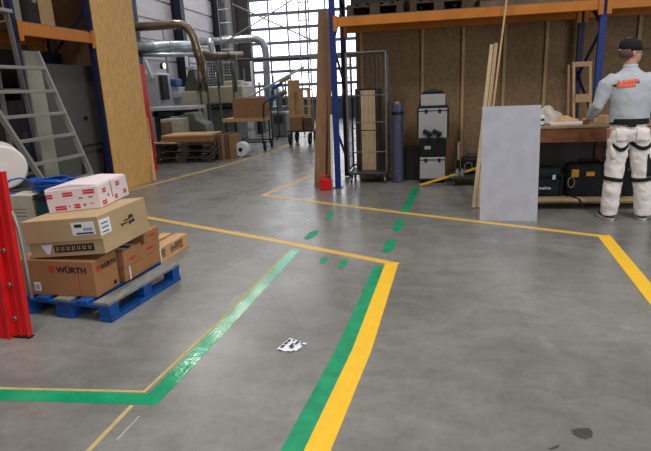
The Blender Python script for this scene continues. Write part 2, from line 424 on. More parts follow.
# ------------------------------------------------------------ pallets
def pallet(label, A, rot, paint, top=None, W=0.8, D=0.82, name='wooden_pallet', group=None):
    F = Frame(A, rot); t = thing(name, label, 'pallet', F.p(0, 0, 0), group)
    xs = (0, (W-.145)/2, W-.1); ws = (.1, .145, .1)
    for x_, w_ in zip(xs, ws):
        MB(F).box(x_, x_+w_, 0, D, 0, .034).build('skid_board', paint, t, .003)
        for y_ in (0, (D-.1)/2, D-.1): MB(F).box(x_+.004, x_+w_-.004, y_+.004, y_+.096, .034, .1).build('block', paint, t, .003)
    for y_ in (0, (D-.1)/2, D-.1): MB(F).box(0, W, y_, y_+.1, .1, .122).build('stringer_board', paint, t, .003)
    tw = [(0, .13), (.175, .10), (W/2-.065, .13), (W-.275, .10), (W-.13, .13)]
    for i, (x_, w_) in enumerate(tw):
        MB(F).box(x_, x_+w_, -.002, D+.002, .122, .144).build('deck_board', top if (top and i in (4, 2)) else paint, t, .003)
    return t, F
bp, PF = pallet('blue painted pallet on the floor under the stacked cartons', (-2.10-.8*math.cos(R(7)), 2.99+.8*math.sin(R(7)), 0), -7, 'blue_paint', 'worn_board', D=.86, name='blue_pallet')
wp, WF = pallet('small bare pale wood pallet lying behind the blue pallet', (-3.16, 3.99+.06, 0), -4, 'pale_wood', W=.78, D=.74)

# ------------------------------------------------------------ cartons
def carton(name, label, F, W, D, H_, m, cat='box', seam=True, group=None):
    t = thing(name, label, cat, F.p(W/2, D/2, 0), group)
    MB(F).box(0, W, 0, D, 0, H_).build('body', m, t, .004)
    if seam: MB(F).box(0, W, D/2-.024, D/2+.024, H_-.001, H_+.0012).build('packing_tape', 'card_tan', t)
    return t
F = Frame((-2.872, 3.105, .145), -2)
t = carton('cardboard_box', 'brown carton with red logo and black lettering at the front of the blue pallet', F, .63, .27, .262, 'card')
def logo(F, a, b, c, s, parent, side):
    # small red emblem: two nested chevrons in a square outline
    mb = MB(F)
    def q(s0, s1, t0, t1):
        if side == 'front': mb.box(a+s0, a+s1, -.0016, .0004, c+t0, c+t1)
        else: mb.box(a-.0004, a+.0016, b+s0, b+s1, c+t0, c+t1)
    q(0, .22*s, .45*s, s); q(.78*s, s, .45*s, s); q(.3*s, .7*s, .55*s, s); q(0, s, .2*s, .38*s); q(.3*s, .7*s, 0, .15*s)
    return mb.build('red_emblem', 'red_ink', parent)
logo(F, .27, 0, .172, .05, t, 'front')
text('lettering', 'WÜRTH', .058, 'dark_ink', t, face_mtx(F, .335, 0, .176), bold=.002, sx=1.12)
logo(F, .63, .03, .172, .04, t, 'right')
text('lettering', 'WÜRTH', .05, 'dark_ink', t, face_mtx(F, .63, .08, .176, 'right'), bold=.002, sx=.95)
marks(F, .63, .27, [(.5, .504, .02, .24)], 'red_stripe', 'red_ink', t)
marks(F, .63, .27, [(.13, .18, .03, .095)], 'barcode_label', 'paper', t)
marks(F, .63, .27, [(.14, .17, .045+i*.008, .048+i*.008) for i in range(5)], 'barcode', 'faint_ink', t).location.y -= .0012
marks(F, .63, .27, [(.2, .235, .02, .05)], 'handling_mark', 'dark_ink', t, 'right')

F = Frame((-2.6, 3.40, .145), -3)
t = carton('cardboard_box', 'low brown strapped carton lying at the blue pallet edge under the small cartons', F, .40, .52, .11, 'card')
for y_ in (.06, .5):
    MB(F).box(.400, .403, y_, y_+.014, -.0, .112).build('strap', 'paper', t)
def small_box(label, y0, y1, z0, z1, x=-2.19):
    F = Frame((x-.32, y0, z0), -2)
    t = carton('small_cardboard_box', label, F, .32, y1-y0, z1-z0, 'card', group=None)
    MB(F).box(.3205, .3215, .05, .13, .05, .056).build('printed_mark', 'red_ink', t)
    text('lettering', 'WÜRTH', .028, 'red_ink', t, face_mtx(F, .32, (y1-y0)*.28, .035, 'right'), bold=.0008)
    return t, F
t, F = small_box('small brown carton with a white slip on top, next to the big brown carton', 3.385, 3.635, .257, .385)
MB(F).box(.06, .3, .05, .2, .128, .1292).build('paper_slip', 'paper', t)
small_box('small brown carton at the back of the blue pallet, lower of two', 3.645, 3.915, .257, .35)
small_box('topmost small brown carton behind the large tan box', 3.70, 3.93, .3515, .44)

# large tan telescoping box, tilted across the carton
BF = Frame((-2.742, 3.10, .413), 0, 4.4)
t = thing('large_cardboard_box', 'large tan carton with shipping labels lying tilted on top of the brown carton', 'box', BF.p(.3, .28, 0))
mb = MB(BF); mb.box(.012, .595, .012, .62, .0, .11); mb.build('body', 'card_tan', t, .004)
mb = MB(BF); mb.box(0, .6, 0, .625, .105, .268); mb.build('lid', 'card_tan', t, .005)
mb = MB(BF); mb.box(.585, .6, .01, .62, .0, .12); mb.build('side_flap', 'card_tan', t, .003)
marks(BF, .6, .57, [(.39, .565, .145, .235)], 'shipping_label', 'paper', t)
marks(BF, .6, .57, [(.005, .13, .13, .235)], 'shipping_label', 'paper', t, 'right')
mb = MB(BF)
for q in ((.415, .47, .2, .222), (.42, .55, .152, .163)): mb.box(q[0], q[1], -.0028, -.001, q[2], q[3])
for i in range(8): mb.box(.48+i*.009, .483+i*.009, -.0028, -.001, .175, .195)
for i in range(3): mb.box(.602, .6036, .025, .1, .145+i*.03, .152+i*.03)
mb.build('label_print', 'dark_ink', t)
BF2 = Frame(BF.p(0, .0105, 0), 0, 4.4)
mb = MB(BF2); mb.box(.21, .52, -.0012, .002, .03, .082); mb.build('printed_band', 'dark_ink', t)
mb = MB(BF2)
for i in range(7):
    mb.box(.225+i*.042, .25+i*.042, -.003, -.001, .046, .05); mb.box(.225+i*.042, .229+i*.042, -.003, -.001, .04, .072); mb.box(.24+i*.042, .246+i*.042, -.003, -.001, .055, .07)
mb.build('band_symbols', 'card_tan', t)
mb = MB(BF2); mb.xprism([(.11, .09), (.2, .09), (.165, .02), (.145, .02)], -.002, .0); mb.build('triangular_sticker', 'paper', t)
mb = MB(BF)
for i, (a, b, c, d) in enumerate(((.27, .34, .115, .125), (.29, .37, .135, .145), (.36, .42, .14, .165), (.35, .385, .1, .125), (.39, .43, .105, .13), (.25, .27, .11, .13))):
    mb.box(.6, .6015, a, b, c+.02, d+.02)
mb.build('handling_marks', 'dark_ink', t)

# white carton with red print
o = BF.p(.055, .235, .27)
WB = Frame(o, 8, 4.4)
t = thing('printed_carton', 'white carton with repeated red logo print on top of the tan box', 'box', WB.p(.2, .2, 0))
W_, D_, H2 = .40, .50, .165
MB(WB).box(0, W_, 0, D_, 0, H2).build('body', 'white_card', t, .004)
mb = MB(WB); mb.xprism([(-.005, H2), (W_*.98, H2), (W_*.98, H2+.008), (W_*.5, H2+.03), (0, H2+.012)], .01, D_-.01); mb.build('top_flap', 'white_card', t, .002)
def rl(lst, sc=1.0):
    out = []
    for (a, c, w) in lst: out += [(a, a+w, c, c+.013), (a, a+w, c+.018, c+.031)]
    return out
for q in [(.003, .105, .05), (.13, .11, .075), (.285, .115, .085), (.055, .015, .085), (.2, .018, .045)]: marks(WB, W_, D_, rl([q]), 'red_print', 'red_ink', t)
marks(WB, W_, D_, [(.245, .275, .085, .095), (.32, .35, .085, .095), (.27, .29, .03, .045), (.32, .35, .04, .046), (.16, .17, .03, .045)], 'grey_print', 'faint_ink', t)
for q in [(.06, .10, .055), (.03, .015, .07), (.24, .02, .05), (.29, .11, .07), (.40, .03, .06)]: marks(WB, W_, D_, rl([q]), 'red_print', 'red_ink', t, 'right')
marks(WB, W_, D_, [(.2, .212, .04, .165), (.13, .15, .06, .08)], 'grey_print', 'faint_ink', t, 'right')

# ------------------------------------------------------------ goods behind the blue pallet
F = Frame((-3.42, 3.75, 0), 0)
t = thing('cream_carton', 'cream coloured carton standing behind the tan box, beside the red ladder', 'box', F.p(.11, .12, 0))
MB(F).box(0, .235, 0, .2, 0, .74).build('body', 'cream_plastic', t, .006)
mb = MB(F)
for i in range(3): mb.box(.04, .16, -.001, .001, .62-i*.03, .626-i*.03)
mb.build('printed_lines', 'faint_ink', t)
F = Frame((-3.16, 3.75, 0), 0)
t = thing('teal_crate', 'dark teal crate standing behind the white printed carton', 'crate', F.p(.2, .25, 0))
MB(F).box(0, .42, 0, .5, 0, .70).build('body', 'teal', t, .01)
MB(F).box(-.01, .43, -.01, .51, .70, .745).build('rim', 'black_plastic', t, .008)
F = Frame((-4.1, 3.97, 0), 0)
t = thing('dark_cabinet', 'low dark cabinet carrying the white roll and blue cable', 'cabinet', F.p(.45, .25, 0))
MB(F).box(0, .90, 0, .55, 0.03, .74).build('body', 'machine_dark', t, .01)
MB(F).box(.03, .87, -.006, .01, .08, .7).build('door', 'machine_dark', t, .004)
# white roll, lying with its end towards the left front
q = at(4, 172, Y=3.99); rr = .192; zc = .745+rr
t = thing('film_roll', 'big white roll lying behind the blue cable at the left edge', 'roll', (q.x, 4.2, .745))
q2 = at(1, 172, Y=4.48); MB().tube([(q.x, 3.99, zc), (q2.x, 4.48, zc)], rr, 40).build('wrap', 'film_white', t, .02, seg=4)
MB().tube([(q.x+.003, 3.985, zc), (q2.x, 4.485, zc)], .038, 20).build('core', 'film_white', t)
# cable coil
t = thing('cable_coil', 'coiled bright blue cable heaped on the dark crate', 'cable', (-3.1, 3.93, .745))
mb = MB()
for i in range(9):
    a, b = .19+.012*math.sin(i*2.1), .12+.01*math.cos(i*1.7)
    cx, cy, cz = -3.10+.02*math.sin(i*3.), 3.95+.015*math.cos(i*2.), .755+.012*i*.9
    mb.tube([(cx+a*math.cos(q*2*PI/36), cy+b*math.sin(q*2*PI/36), cz+.006*math.sin(q*.7+i)) for q in range(36)], .0075, 8, closed=True)
mb.tube([(-3.26, 3.88, .84), (-3.34, 3.84, .87), (-3.40, 3.8, .86), (-3.46, 3.76, .80), (-3.44, 3.76, .755), (-3.36, 3.78, .752)], .0075, 8)
mb.build('cable', 'cable_blue', t, smooth=True)

# ------------------------------------------------------------ red ladder at the left edge
t = thing('red_ladder', 'red ladder with bolted rails and a bent grey tube at the left edge', 'ladder', (-2.62, 2.62, 0))
def ladder_rail(P0, P1, w, name):
    # channel profile running up the ladder
    P0, P1 = V(P0), V(P1); d = (P1-P0).normalized()
    mb = MB(); mb.bar(P0, P1, w, .022, up=(0, -1, 0))
    xx = V((1, 0, 0))
    for s in (-1, 1): mb.bar(P0+xx*(s*w/2*.92)+V((0, -.012, 0)), P1+xx*(s*w/2*.92)+V((0, -.012, 0)), .008, .03, up=(0, -1, 0))
    mb.bar(P0+V((0, -.014, 0)), P1+V((0, -.014, 0)), .012, .012, up=(0, -1, 0))
    r = mb.build(name, 'red_gloss', t, .002)
    L_ = (P1-P0).length
    k_ = .12
    while k_ < L_-.1:
        q = P0+d*k_
        b = MB(); b.tube([q+V((-w*.22, -.012, 0)), q+V((-w*.22, -.028, 0))], .012, 14); b.build('rivet', 'alu', r, smooth=False)
        b = MB(); b.tube([q+V((-w*.22, -.0275, 0)), q+V((-w*.22, -.030, 0))], .0075, 12); b.build('rivet_hole', 'black_rubber', r); k_ += .225
    b = MB(); b.bar(P0+V((0, 0, -.005)), P0+d*-.03, w*1.06, .045, up=(0, -1, 0)); b.build('rubber_foot', 'black_rubber', r, .003)
a0, a1 = at(23.5, 335, Y=2.74), at(-3.5, 172, Y=2.86)
ladder_rail(a0, a1, .122, 'rail')
b0, b1 = at(5.5, 344, Y=2.71), at(-19, 172, Y=2.83)
ladder_rail(b0, b1, .122, 'rail')
for i in range(4):
    k_ = .13+i*.26; d = (a1-a0).normalized()
    mb = MB(); mb.bar(b0+d*k_+V((-.45, .1, 0)), b0+d*k_+V((0, .02, 0)), .03, .05); mb.build('rung', 'alu', t, .003)
ladder_rail(b0+V((-.5, .11, 0)), b1+V((-.5, .11, 0)), .1, 'rail')
pts = [at(*q, Y=2.84) for q in ((-6, 196), (0, 201), (7, 206), (14, 216), (18, 228), (22, 245), (27, 272), (31.5, 298))]
MB().tube(pts, .012, 12).build('grey_tube', 'alu', t, smooth=True)

# ------------------------------------------------------------ aluminium step ladder, treads facing the aisle
t = thing('step_ladder', 'aluminium step ladder leaning at the left rack, its rungs in view', 'ladder', (-4.3, 5.6, 0))
# tread plane leans: x falls back towards the rack with height
def lx(z): return -4.22 - .20*z
def ly(z, s):  # near and far rail
    zt = (z-.5)/1.4
    if s < 0: return 5.36-.5*zt
    return 6.22-.22*zt
for s, top in ((-1, 2.0), (1, 2.06)):
    P0 = V((lx(0), ly(0, s), 0.0)); P1 = V((lx(top), ly(top, s), top))
    mb = MB(); mb.bar(P0, P1, .03, .07, up=(1, 0, 0)); r = mb.build('rail', 'alu', t, .004)
    MB().bar(P0, P0+(P1-P0).normalized()*.05, .04, .08, up=(1, 0, 0)).build('rubber_foot', 'black_rubber', r)
for i in range(7):
    z = .245+i*.27
    MB().bar((lx(z), ly(z, -1), z), (lx(z), ly(z, 1), z), .08, .036).build('tread', 'alu', t, .004)
# rear struts
for s in (-1, 1):
    P1 = V((lx(2.3)+.03, (5.34 if s < 0 else 5.62), 2.5)); P0 = V((-4.83, (5.48 if s < 0 else 6.0), 0))
    MB().bar(P0, P1, .028, .05, up=(1, 0, 0)).build('rear_leg', 'alu_dark', t, .003)
for z in (.62, 1.62):
    MB().bar((-4.81, 5.46, z), (-4.81, 5.86, z), .02, .035).build('rear_brace', 'alu_dark', t, .003)
MB().box(lx(2.5)-.14, lx(2.5)+.12, 5.2, 5.66, 2.46, 2.5).build('platform', 'alu', t, .006)

# ------------------------------------------------------------ pallet racks
def upright(t, x, y, h, paint, s=.085):
    mb = MB(); mb.box(x-s/2, x+s/2, y-s*.35, y+s*.35, 0.012, h); p = mb.build('upright', paint, t, .004)
    return p
def slotted(src, name):
    # painted steel with two rows of punched slots on the faces towards the aisle
    m = M[src].copy(); m.name = name; nt = m.node_tree; N = nt.nodes; L = nt.links; b = N['Principled BSDF']
    tc = N.new('ShaderNodeTexCoord'); so = N.new('ShaderNodeSeparateXYZ'); L.new(tc.outputs['Object'], so.inputs[0])
    sg = N.new('ShaderNodeSeparateXYZ'); L.new(tc.outputs['Generated'], sg.inputs[0])
    def mth(op, a, v=None, c=None):
        n = N.new('ShaderNodeMath'); n.operation = op
        for k, q in enumerate((a, v, c)):
            if q is None: continue
            if isinstance(q, (int, float)): n.inputs[k].default_value = q
            else: L.new(q, n.inputs[k])
        return n.outputs[0]
    row = mth('LESS_THAN', mth('FRACT', mth('MULTIPLY', so.outputs['Z'], 20.0)), .45)
    d = mth('ABSOLUTE', mth('SUBTRACT', sg.outputs['X'], .5)); colm = mth('LESS_THAN', mth('ABSOLUTE', mth('SUBTRACT', d, .22)), .08)
    frt = mth('LESS_THAN', sg.outputs['Y'], .02)
    k = mth('MULTIPLY', mth('MULTIPLY', row, colm), frt)
    mx = N.new('ShaderNodeMixRGB'); L.new(k, mx.inputs['Fac']); mx.inputs['Color2'].default_value = (.006, .006, .012, 1)
    old = b.inputs['Base Color'].links[0].from_socket; L.new(old, mx.inputs['Color1']); L.new(mx.outputs[0], b.inputs['Base Color'])
    M[name] = m
slotted('rack_blue', 'rack_slotted')
RT = thing('pallet_rack', 'blue and orange pallet rack along the plywood back wall', 'rack', (.5, 8.3, 0))
RH = 4.0
for x in (-1.30, 2.27, 5.85):
    u_ = upright(RT, x, 7.85, RH, 'rack_slotted')
    MB().box(x-.07, x+.07, 7.78, 7.92, 0, .012).build('base_plate', 'rack_blue', u_)
    u_ = upright(RT, x, 8.85, RH, 'rack_navy')
    mb = MB(); z = .3; k_ = 0
    while z < RH-.6:
        mb.bar((x, 7.85 if k_ % 2 else 8.85, z), (x, 8.85 if k_ % 2 else 7.85, z+.6), .03, .03); z += .6; k_ += 1
    mb.build('brace', 'rack_navy', RT)
for x0, x1 in ((-1.25, 2.22), (2.32, 5.8)):
    for y_ in (7.83, 8.85):
        mb = MB(); mb.box(x0, x1, y_-.025, y_+.025, 2.31, 2.43); b = mb.build('beam', 'beam_orange', RT, .008)
        for xx in (x0, x1): MB().box(xx-.03, xx+.03, y_-.045, y_-.02, 2.25, 2.46).build('beam_connector', 'beam_orange', b, .003)
    MB().box(x0, x1, 7.9, 8.95, 2.435, 2.455).build('deck', 'osb', RT)
    MB().box(x0, x1, 7.8, 8.95, 3.6, 3.63).build('deck', 'osb', RT)  # unseen upper deck, added to shade the goods and wall below
    for y_ in (7.83, 8.85): MB().box(x0, x1, y_-.025, y_+.025, 3.47, 3.595).build('beam', 'beam_orange', RT, .008)  # beams of the added shading deck, likewise out of view
# goods on the upper level, pallets toned dark for the dim light there
def goods(label, x0, x1, y0, y1, z0, z1, m, name='stored_board_stack', cat='boards'):
    t = thing(name, label, cat, ((x0+x1)/2, (y0+y1)/2, z0)); n = max(2, int((z1-z0)/.06)); h = (z1-z0)/n
    for i in range(n): MB().box(x0+random.uniform(0, .02), x1-random.uniform(0, .03), y0+random.uniform(0, .02), y1, z0+i*h, z0+(i+1)*h-.004).build('board', m, t, .003)
    return t
pallet('shade-toned wooden pallet on the rack shelf above the wire trolley', (-1.1, 7.9, 2.456), 0, 'pallet_black_shade')
pallet('shade-toned wooden pallet on the rack shelf above the wrapped roll', (-.22, 7.9, 2.456), 0, 'pallet_black_shade')
goods('dark board stack on the rack shelf above the leaning battens', .72, 1.95, 7.92, 8.8, 2.456, 2.62, 'pallet_dark')
goods('brown board stack on the rack shelf above the worker', 2.45, 4.4, 7.9, 8.8, 2.456, 2.6, 'brown_board')
for i, (x, l) in enumerate(((-1.0, 'dark crate on the upper rack level, on the left pallet'), (-.1, 'dark crate on the upper rack level, on the right pallet'))):
    t = thing('storage_crate', l, 'crate', (x, 8.3, 2.6))
    MB().box(x-.05, x+.6, 7.98, 8.6, 2.602, 2.95).build('body', 'dark_box', t, .01); MB().box(x-.06, x+.61, 7.97, 8.61, 2.95, 2.98).build('lid', 'dark_box', t, .005)

# left rack
LT = thing('pallet_rack', 'blue and orange pallet rack at the left, closed by the plywood sheet', 'rack', (-5.4, 6.7, 0))
for y in (5.98, 7.55):
    u_ = upright(LT, -4.9, y, RH, 'rack_navy')
    MB().box(-4.97, -4.83, y-.07, y+.07, 0, .012).build('base_plate', 'rack_navy', u_)
    upright(LT, -5.66, y, RH, 'rack_navy')
    mb = MB(); z = 2.05; k_ = 0
    while z < RH-.6:
        mb.bar((-4.9 if k_ % 2 else -5.66, y, z), (-5.66 if k_ % 2 else -4.9, y, z+.75), .03, .03); z += .75; k_ += 1
    mb.build('brace', 'rack_navy', LT)
for x_ in (-4.87, -5.68):
    b = MB().box(x_-.025, x_+.025, 6.03, 7.51, 2.27, 2.42).build('beam', 'beam_orange', LT, .008)
    for yy in (6.03, 7.51): MB().box(x_+.02, x_+.04, yy-.03, yy+.03, 2.2, 2.45).build('beam_connector', 'beam_orange', b, .003)
    MB().box(x_-.025, x_+.025, 6.03, 7.51, 3.5, 3.62).build('beam', 'beam_orange', LT, .008)  # out-of-view beam under the added shading deck
MB().box(-5.70, -4.9, 6.0, 7.5, 2.425, 2.445).build('deck', 'osb', LT)
MB().box(-5.98, -4.9, 5.9, 8.7, 3.63, 3.65).build('deck', 'osb', LT)  # unseen upper deck, added to darken the left rack
t = MB().box(-4.85, -4.828, 7.56, 8.74, .0, 3.6).build('plywood_sheet', 'plywood', bevel=.002)
tag(t, 'tall yellowish plywood sheet closing the side of the left rack', 'board')
# timber and odds on the upper left shelf
for i, (y0, y1, m, l, tp) in enumerate(((6.35, 6.62, 'pale_panel', 'pale grey board standing on the upper left shelf', 3.5), (6.86, 7.28, 'stud', 'light brown board standing on the upper left shelf beside the blue frame', 3.4))):
    o = MB().box(-5.3, -5.26, y0, y1, 2.446, tp).build('shelf_board', m, bevel=.003); tag(o, l, 'board')
t = thing('stored_equipment', 'small dark machine with silver part between boards on the upper left shelf', 'equipment', (-5.25, 6.74, 2.446))
MB().box(-5.4, -5.15, 6.66, 6.84, 2.446, 3.05).build('housing', 'dark_box', t, .01); MB().tube([(-5.15, 6.75, 2.76), (-5.1, 6.75, 2.82)], .03, 12).build('silver_nozzle', 'alu', t)
# things in the lower left bay
t = thing('steel_cabinet', 'dark grey steel cabinet with a black knob standing in the left rack', 'cabinet', (-5.5, 7.6, 0))
MB().box(-5.58, -5.2, 6.72, 8.70, 0, 1.98).build('body', 'cabinet_grey', t, .008)
MB().box(-5.2, -5.185, 6.74, 8.68, .68, 1.96).build('door', 'cabinet_grey', t, .004)
MB().box(-5.2, -5.185, 6.74, 8.68, .04, .66).build('drawer_front', 'cabinet_grey', t, .004)
MB().tube([(-5.185, 7.52, 1.19), (-5.15, 7.52, 1.19)], .032, 16).build('knob', 'black_rubber', t, .006)
mb = MB(); mb.tube([(-5.17, 7.25, .3), (-5.12, 7.25, .72), (-5.12, 7.3, .78), (-5.12, 7.75, .78), (-5.12, 7.8, .72), (-5.17, 7.8, .3)], .014, 8); mb.build('hoop_handle', 'black_rubber', t)
o = MB().box(-5.12, -5.08, 6.32, 6.60, 0, 2.12).build('leaning_panel', 'pale_panel', bevel=.004); tag(o, 'pale narrow panel standing upright behind the step ladder', 'board')
t = thing('dark_carton', 'dark carton on the left rack behind the ladder rungs', 'box', (-5.4, 6.15, 0))
MB().box(-5.7, -5.15, 6.04, 6.29, 0, 1.5).build('body', 'dark_box', t, .01); MB().box(-5.15, -5.146, 6.1, 6.24, .9, 1.1).build('label_area', 'machine_dark', t)
o = MB().box(-6.3, -6.27, 6.0, 8.7, 0, 2.26).build('backing_sheet', 'dark_box'); tag(o, 'dark sheet lining the back of the left rack', 'board')
# board slat leaning at the plywood
q0, q1 = at(155, 181, z=0.01), at(146.5, 118, Y=8.95); mb = MB(); mb.bar(q0, q1, .02, .055, up=(1, 0, 0)); o = mb.build('timber_lath', 'pale_wood', bevel=.002); tag(o, 'narrow pale timber slat leaning at the end of the plywood sheet', 'slat')
# red post
t = thing('red_steel_post', 'red steel profile standing behind the plywood sheet', 'post', (-5.5, 9.9, 0))
MB().box(-5.73, -5.45, 9.8, 9.86, .0, 2.08).build('web', 'red_gloss', t, .006); MB().box(-5.45, -5.42, 9.74, 10.0, 0, 2.08).build('flange', 'red_gloss', t, .004); MB().box(-5.78, -5.38, 9.7, 10.05, 0, .012).build('foot_plate', 'red_gloss', t)

# ------------------------------------------------------------ boards leaning on the rack upright
def lean(name, label, P0, P1, w, th, m, cat='board', up=(0, -1, 0)):
    mb = MB(); mb.bar(P0, P1, w, th, up=up); o = mb.build(name, m, bevel=.002); return tag(o, label, cat)
lean('tall_board', 'tall brown board at the far left of the group leaning on the blue upright', (-1.60, 7.9, .0), (-1.46, 8.1, 2.56), .17, .025, 'brown_board')
lean('tall_board', 'tall dark brown board in the middle of the group leaning on the upright', (-1.51, 7.98, .0), (-1.41, 8.16, 2.5), .12, .025, 'osb')
lean('tall_board', 'brown board right beside the blue upright, behind the red canister', (-1.44, 7.92, .0), (-1.38, 8.06, 2.48), .06, .025, 'brown_board')
lean('white_strip', 'slim white strip standing against the blue upright by the red canister', (-1.385, 7.80, .0), (-1.363, 7.84, 1.1), .035, .012, 'film_white', 'strip')
# red canister
t = thing('fuel_canister', 'small red plastic canister on the floor at the foot of the blue upright', 'canister', (-1.46, 7.72, 0))
MB().box(-1.545, -1.375, 7.62, 7.74, 0, .175).build('body', 'red_gloss', t, .02, seg=3)
mb = MB(); mb.tube([(-1.52, 7.68, .17), (-1.52, 7.68, .225), (-1.44, 7.68, .225), (-1.44, 7.68, .17)], .01, 8); mb.build('handle', 'red_gloss', t)
MB().tube([(-1.40, 7.68, .172), (-1.40, 7.68, .205)], .017, 14).build('cap', 'black_plastic', t)

# ------------------------------------------------------------ wire roll cage
x0, x1, y0, y1 = -1.17, -.58, 8.15, 8.72; zt = 1.97
t = thing('roll_cage', 'tall grey wire mesh roll cage on castors inside the rack bay', 'trolley', ((x0+x1)/2, (y0+y1)/2, 0))
MB().box(x0, x1, y0, y1, .14, .18).build('base', 'zinc', t, .006)
for xx in (x0+.03, x1-.03):
    for yy in (y0+.04, y1-.04):
        c = MB().tube([(xx-.014, yy, .055), (xx+.014, yy, .055)], .055, 20).build('castor', 'wire', t, .004)
        MB().box(xx-.03, xx+.03, yy-.02, yy+.02, .085, .14).build('fork', 'zinc', c)
def cage_panel(a, b, n, nm):
    mb = MB(); a = V(a); b = V(b)
    fr = MB(); 
    for q in (a, b): fr.tube([q+V((0, 0, .18)), q+V((0, 0, zt))], .016, 8)
    for z in (.22, zt): fr.tube([a+V((0, 0, z)), b+V((0, 0, z))], .014, 8)
    o = fr.build('panel_frame', 'wire', t)
    for i in range(1, n): q = a+(b-a)*i/n; mb.tube([q+V((0, 0, .2)), q+V((0, 0, zt))], .0032, 5)
    z = .42
    while z < zt: mb.tube([a+V((0, 0, z)), b+V((0, 0, z))], .0045, 5); z += .2
    mb.build('wire_mesh', 'wire', o)
cage_panel((x0, y0, 0), (x0, y1, 0), 8, 'side'); cage_panel((x1, y0, 0), (x1, y1, 0), 8, 'side'); cage_panel((x0, y1, 0), (x1, y1, 0), 10, 'back')
mb = MB(); mb.tube([(x0, y0, zt), (x1, y0, zt)], .014, 8)
for z in (.5, .95, 1.35): mb.tube([(x0, y0, z), (x1, y0, z)], .006, 6)
for i in range(1, 9): q = x0+(x1-x0)*i/9; mb.tube([(q, y0, .2), (q, y0, zt)], .0018, 5)
mb.build('front_wires', 'wire', t)
for i, (z0, z1, l) in enumerate(((.25, .80, 'lower pale birch board with drilled holes standing in the wire cage'), (.86, 1.42, 'upper pale birch board standing in the wire cage'))):
    a = at(362, 150, Y=8.4).x; b = at(376, 150, Y=8.4).x
    tb = thing('birch_shelf_board', l, 'board', ((a+b)/2, 8.4, z0)); MB().box(a, b, 8.39, 8.41, z0-.068 if i == 0 else .815, z1).build('panel', 'shelf_birch', tb, .002)
    mb = MB()
    for s in (a+.025, b-.025):
        for zz in (z0+.05, z1-.06): mb.tube([(s, 8.388, zz), (s, 8.391, zz)], .009, 10)
    mb.build('dowel_holes', 'dark_box', tb)
MB().box(-1.08, -.68, 8.42, 8.66, .181, 1.45).build('dark_carton', 'dark_box', bevel=.008)
tag(bpy.data.objects['dark_carton.001'] if 'dark_carton.001' in bpy.data.objects else COL.objects[-1], 'tall dark carton in the wire cage behind the birch boards', 'box')

# wrapped roll
t = thing('wrapped_roll', 'purple grey film wrapped roll standing beside the wire cage', 'roll', (-.415, 8.3, 0))
MB().lathe([(.085, 0), (.092, .01), (.092, .18), (.088, .2), (.088, 1.0), (.092, 1.03), (.09, 1.2), (.08, 1.225)], (-.415, 8.3, 0), 24).build('film', 'purple_wrap', t, smooth=False)
MB().lathe([(.0935, 1.04), (.0935, 1.09)], (-.415, 8.3, 0), 24).build('black_tape', 'black_plastic', t)
MB().lathe([(.045, 1.22), (.045, 1.235)], (-.415, 8.3, 0), 16).build('core', 'kraft', t)

# stack of grey tool cases
cx, cy = .115, 8.3
def cs(label, z0, z1, w, m, lat='black_plastic', d=.3):
    t = thing('tool_case', label, 'case', (cx, cy, z0)); b = MB().box(cx-w/2, cx+w/2, cy-d/2, cy+d/2, z0, z1-.002).build('body', m, t, .012, seg=3)
    MB().box(cx-w/2-.004, cx+w/2+.004, cy-d/2-.004, cy+d/2+.004, z1-.05, z1-.035).build('lid_seam', lat, t, .002)
    if w > .4:
        for s in (-1, 1): MB().box(cx+s*(w/2+.008)-.012, cx+s*(w/2+.008)+.012, cy-d/2-.01, cy+d/2, z0, z1).build('side_frame', lat, t, .004)
    for s in (-.1, .1): MB().box(cx+s-.02, cx+s+.02, cy-d/2-.012, cy-d/2, z1-.075, z1-.02).build('latch', lat, t, .003)
    return t
t = thing('hand_trolley', 'black folding trolley base under the grey case stack', 'trolley', (cx, cy, 0))
MB().box(cx-.2, cx+.2, cy-.17, cy+.2, .04, .065).build('base_plate', 'black_plastic', t, .005)
for s in (-1, 1):
    MB().tube([(cx+s*.15-.015, cy-.1, .035), (cx+s*.15+.015, cy-.1, .035)], .035, 16).build('wheel', 'black_rubber', t)
    MB().tube([(cx+s*.15-.015, cy+.12, .035), (cx+s*.15+.015, cy+.12, .035)], .035, 16).build('wheel', 'black_rubber', t)
mb = MB(); mb.tube([(cx+.19, cy+.19, .06), (cx+.19, cy+.19, 1.26), (cx-.19, cy+.19, 1.26), (cx-.19, cy+.19, .06)], .011, 8); mb.build('handle', 'black_plastic', t)
cs('lowest light grey case of the stack on the trolley', .066, .40, .38, 'case_grey')
t = thing('tool_bag', 'black open tool bag with two drills between the grey cases', 'bag', (cx, cy, .40))
MB().box(cx-.195, cx+.195, cy-.15, cy+.15, .401, .68).build('body', 'black_cloth', t, .03, seg=3)
MB().box(cx-.12, cx-.03, cy-.153, cy-.15, .52, .57).build('label_patch', 'case_grey', t)
for s in (-.08, .06):
    q = MB().tube([(cx+s-.06, cy-.16, .80), (cx+s+.07, cy-.16, .74)], .03, 14).build('drill', 'black_plastic', t, .004)
    MB().bar((cx+s+.03, cy-.16, .75), (cx+s+.01, cy-.16, .64), .03, .04).build('drill_grip', 'black_plastic', q, .005)
cs('tall light grey case above the black tool bag', .682, 1.13, .43, 'case_grey', d=.24)
t = thing('tool_case', 'small light grey case on top of the stack with black lid', 'case', (cx, cy, 1.13))
MB().box(cx-.18, cx+.18, cy-.12, cy+.12, 1.16, 1.33).build('body', 'case_grey', t, .012)
MB().box(cx-.22, cx+.22, cy-.13, cy+.13, 1.131, 1.165).build('lower_rim', 'black_plastic', t, .008)
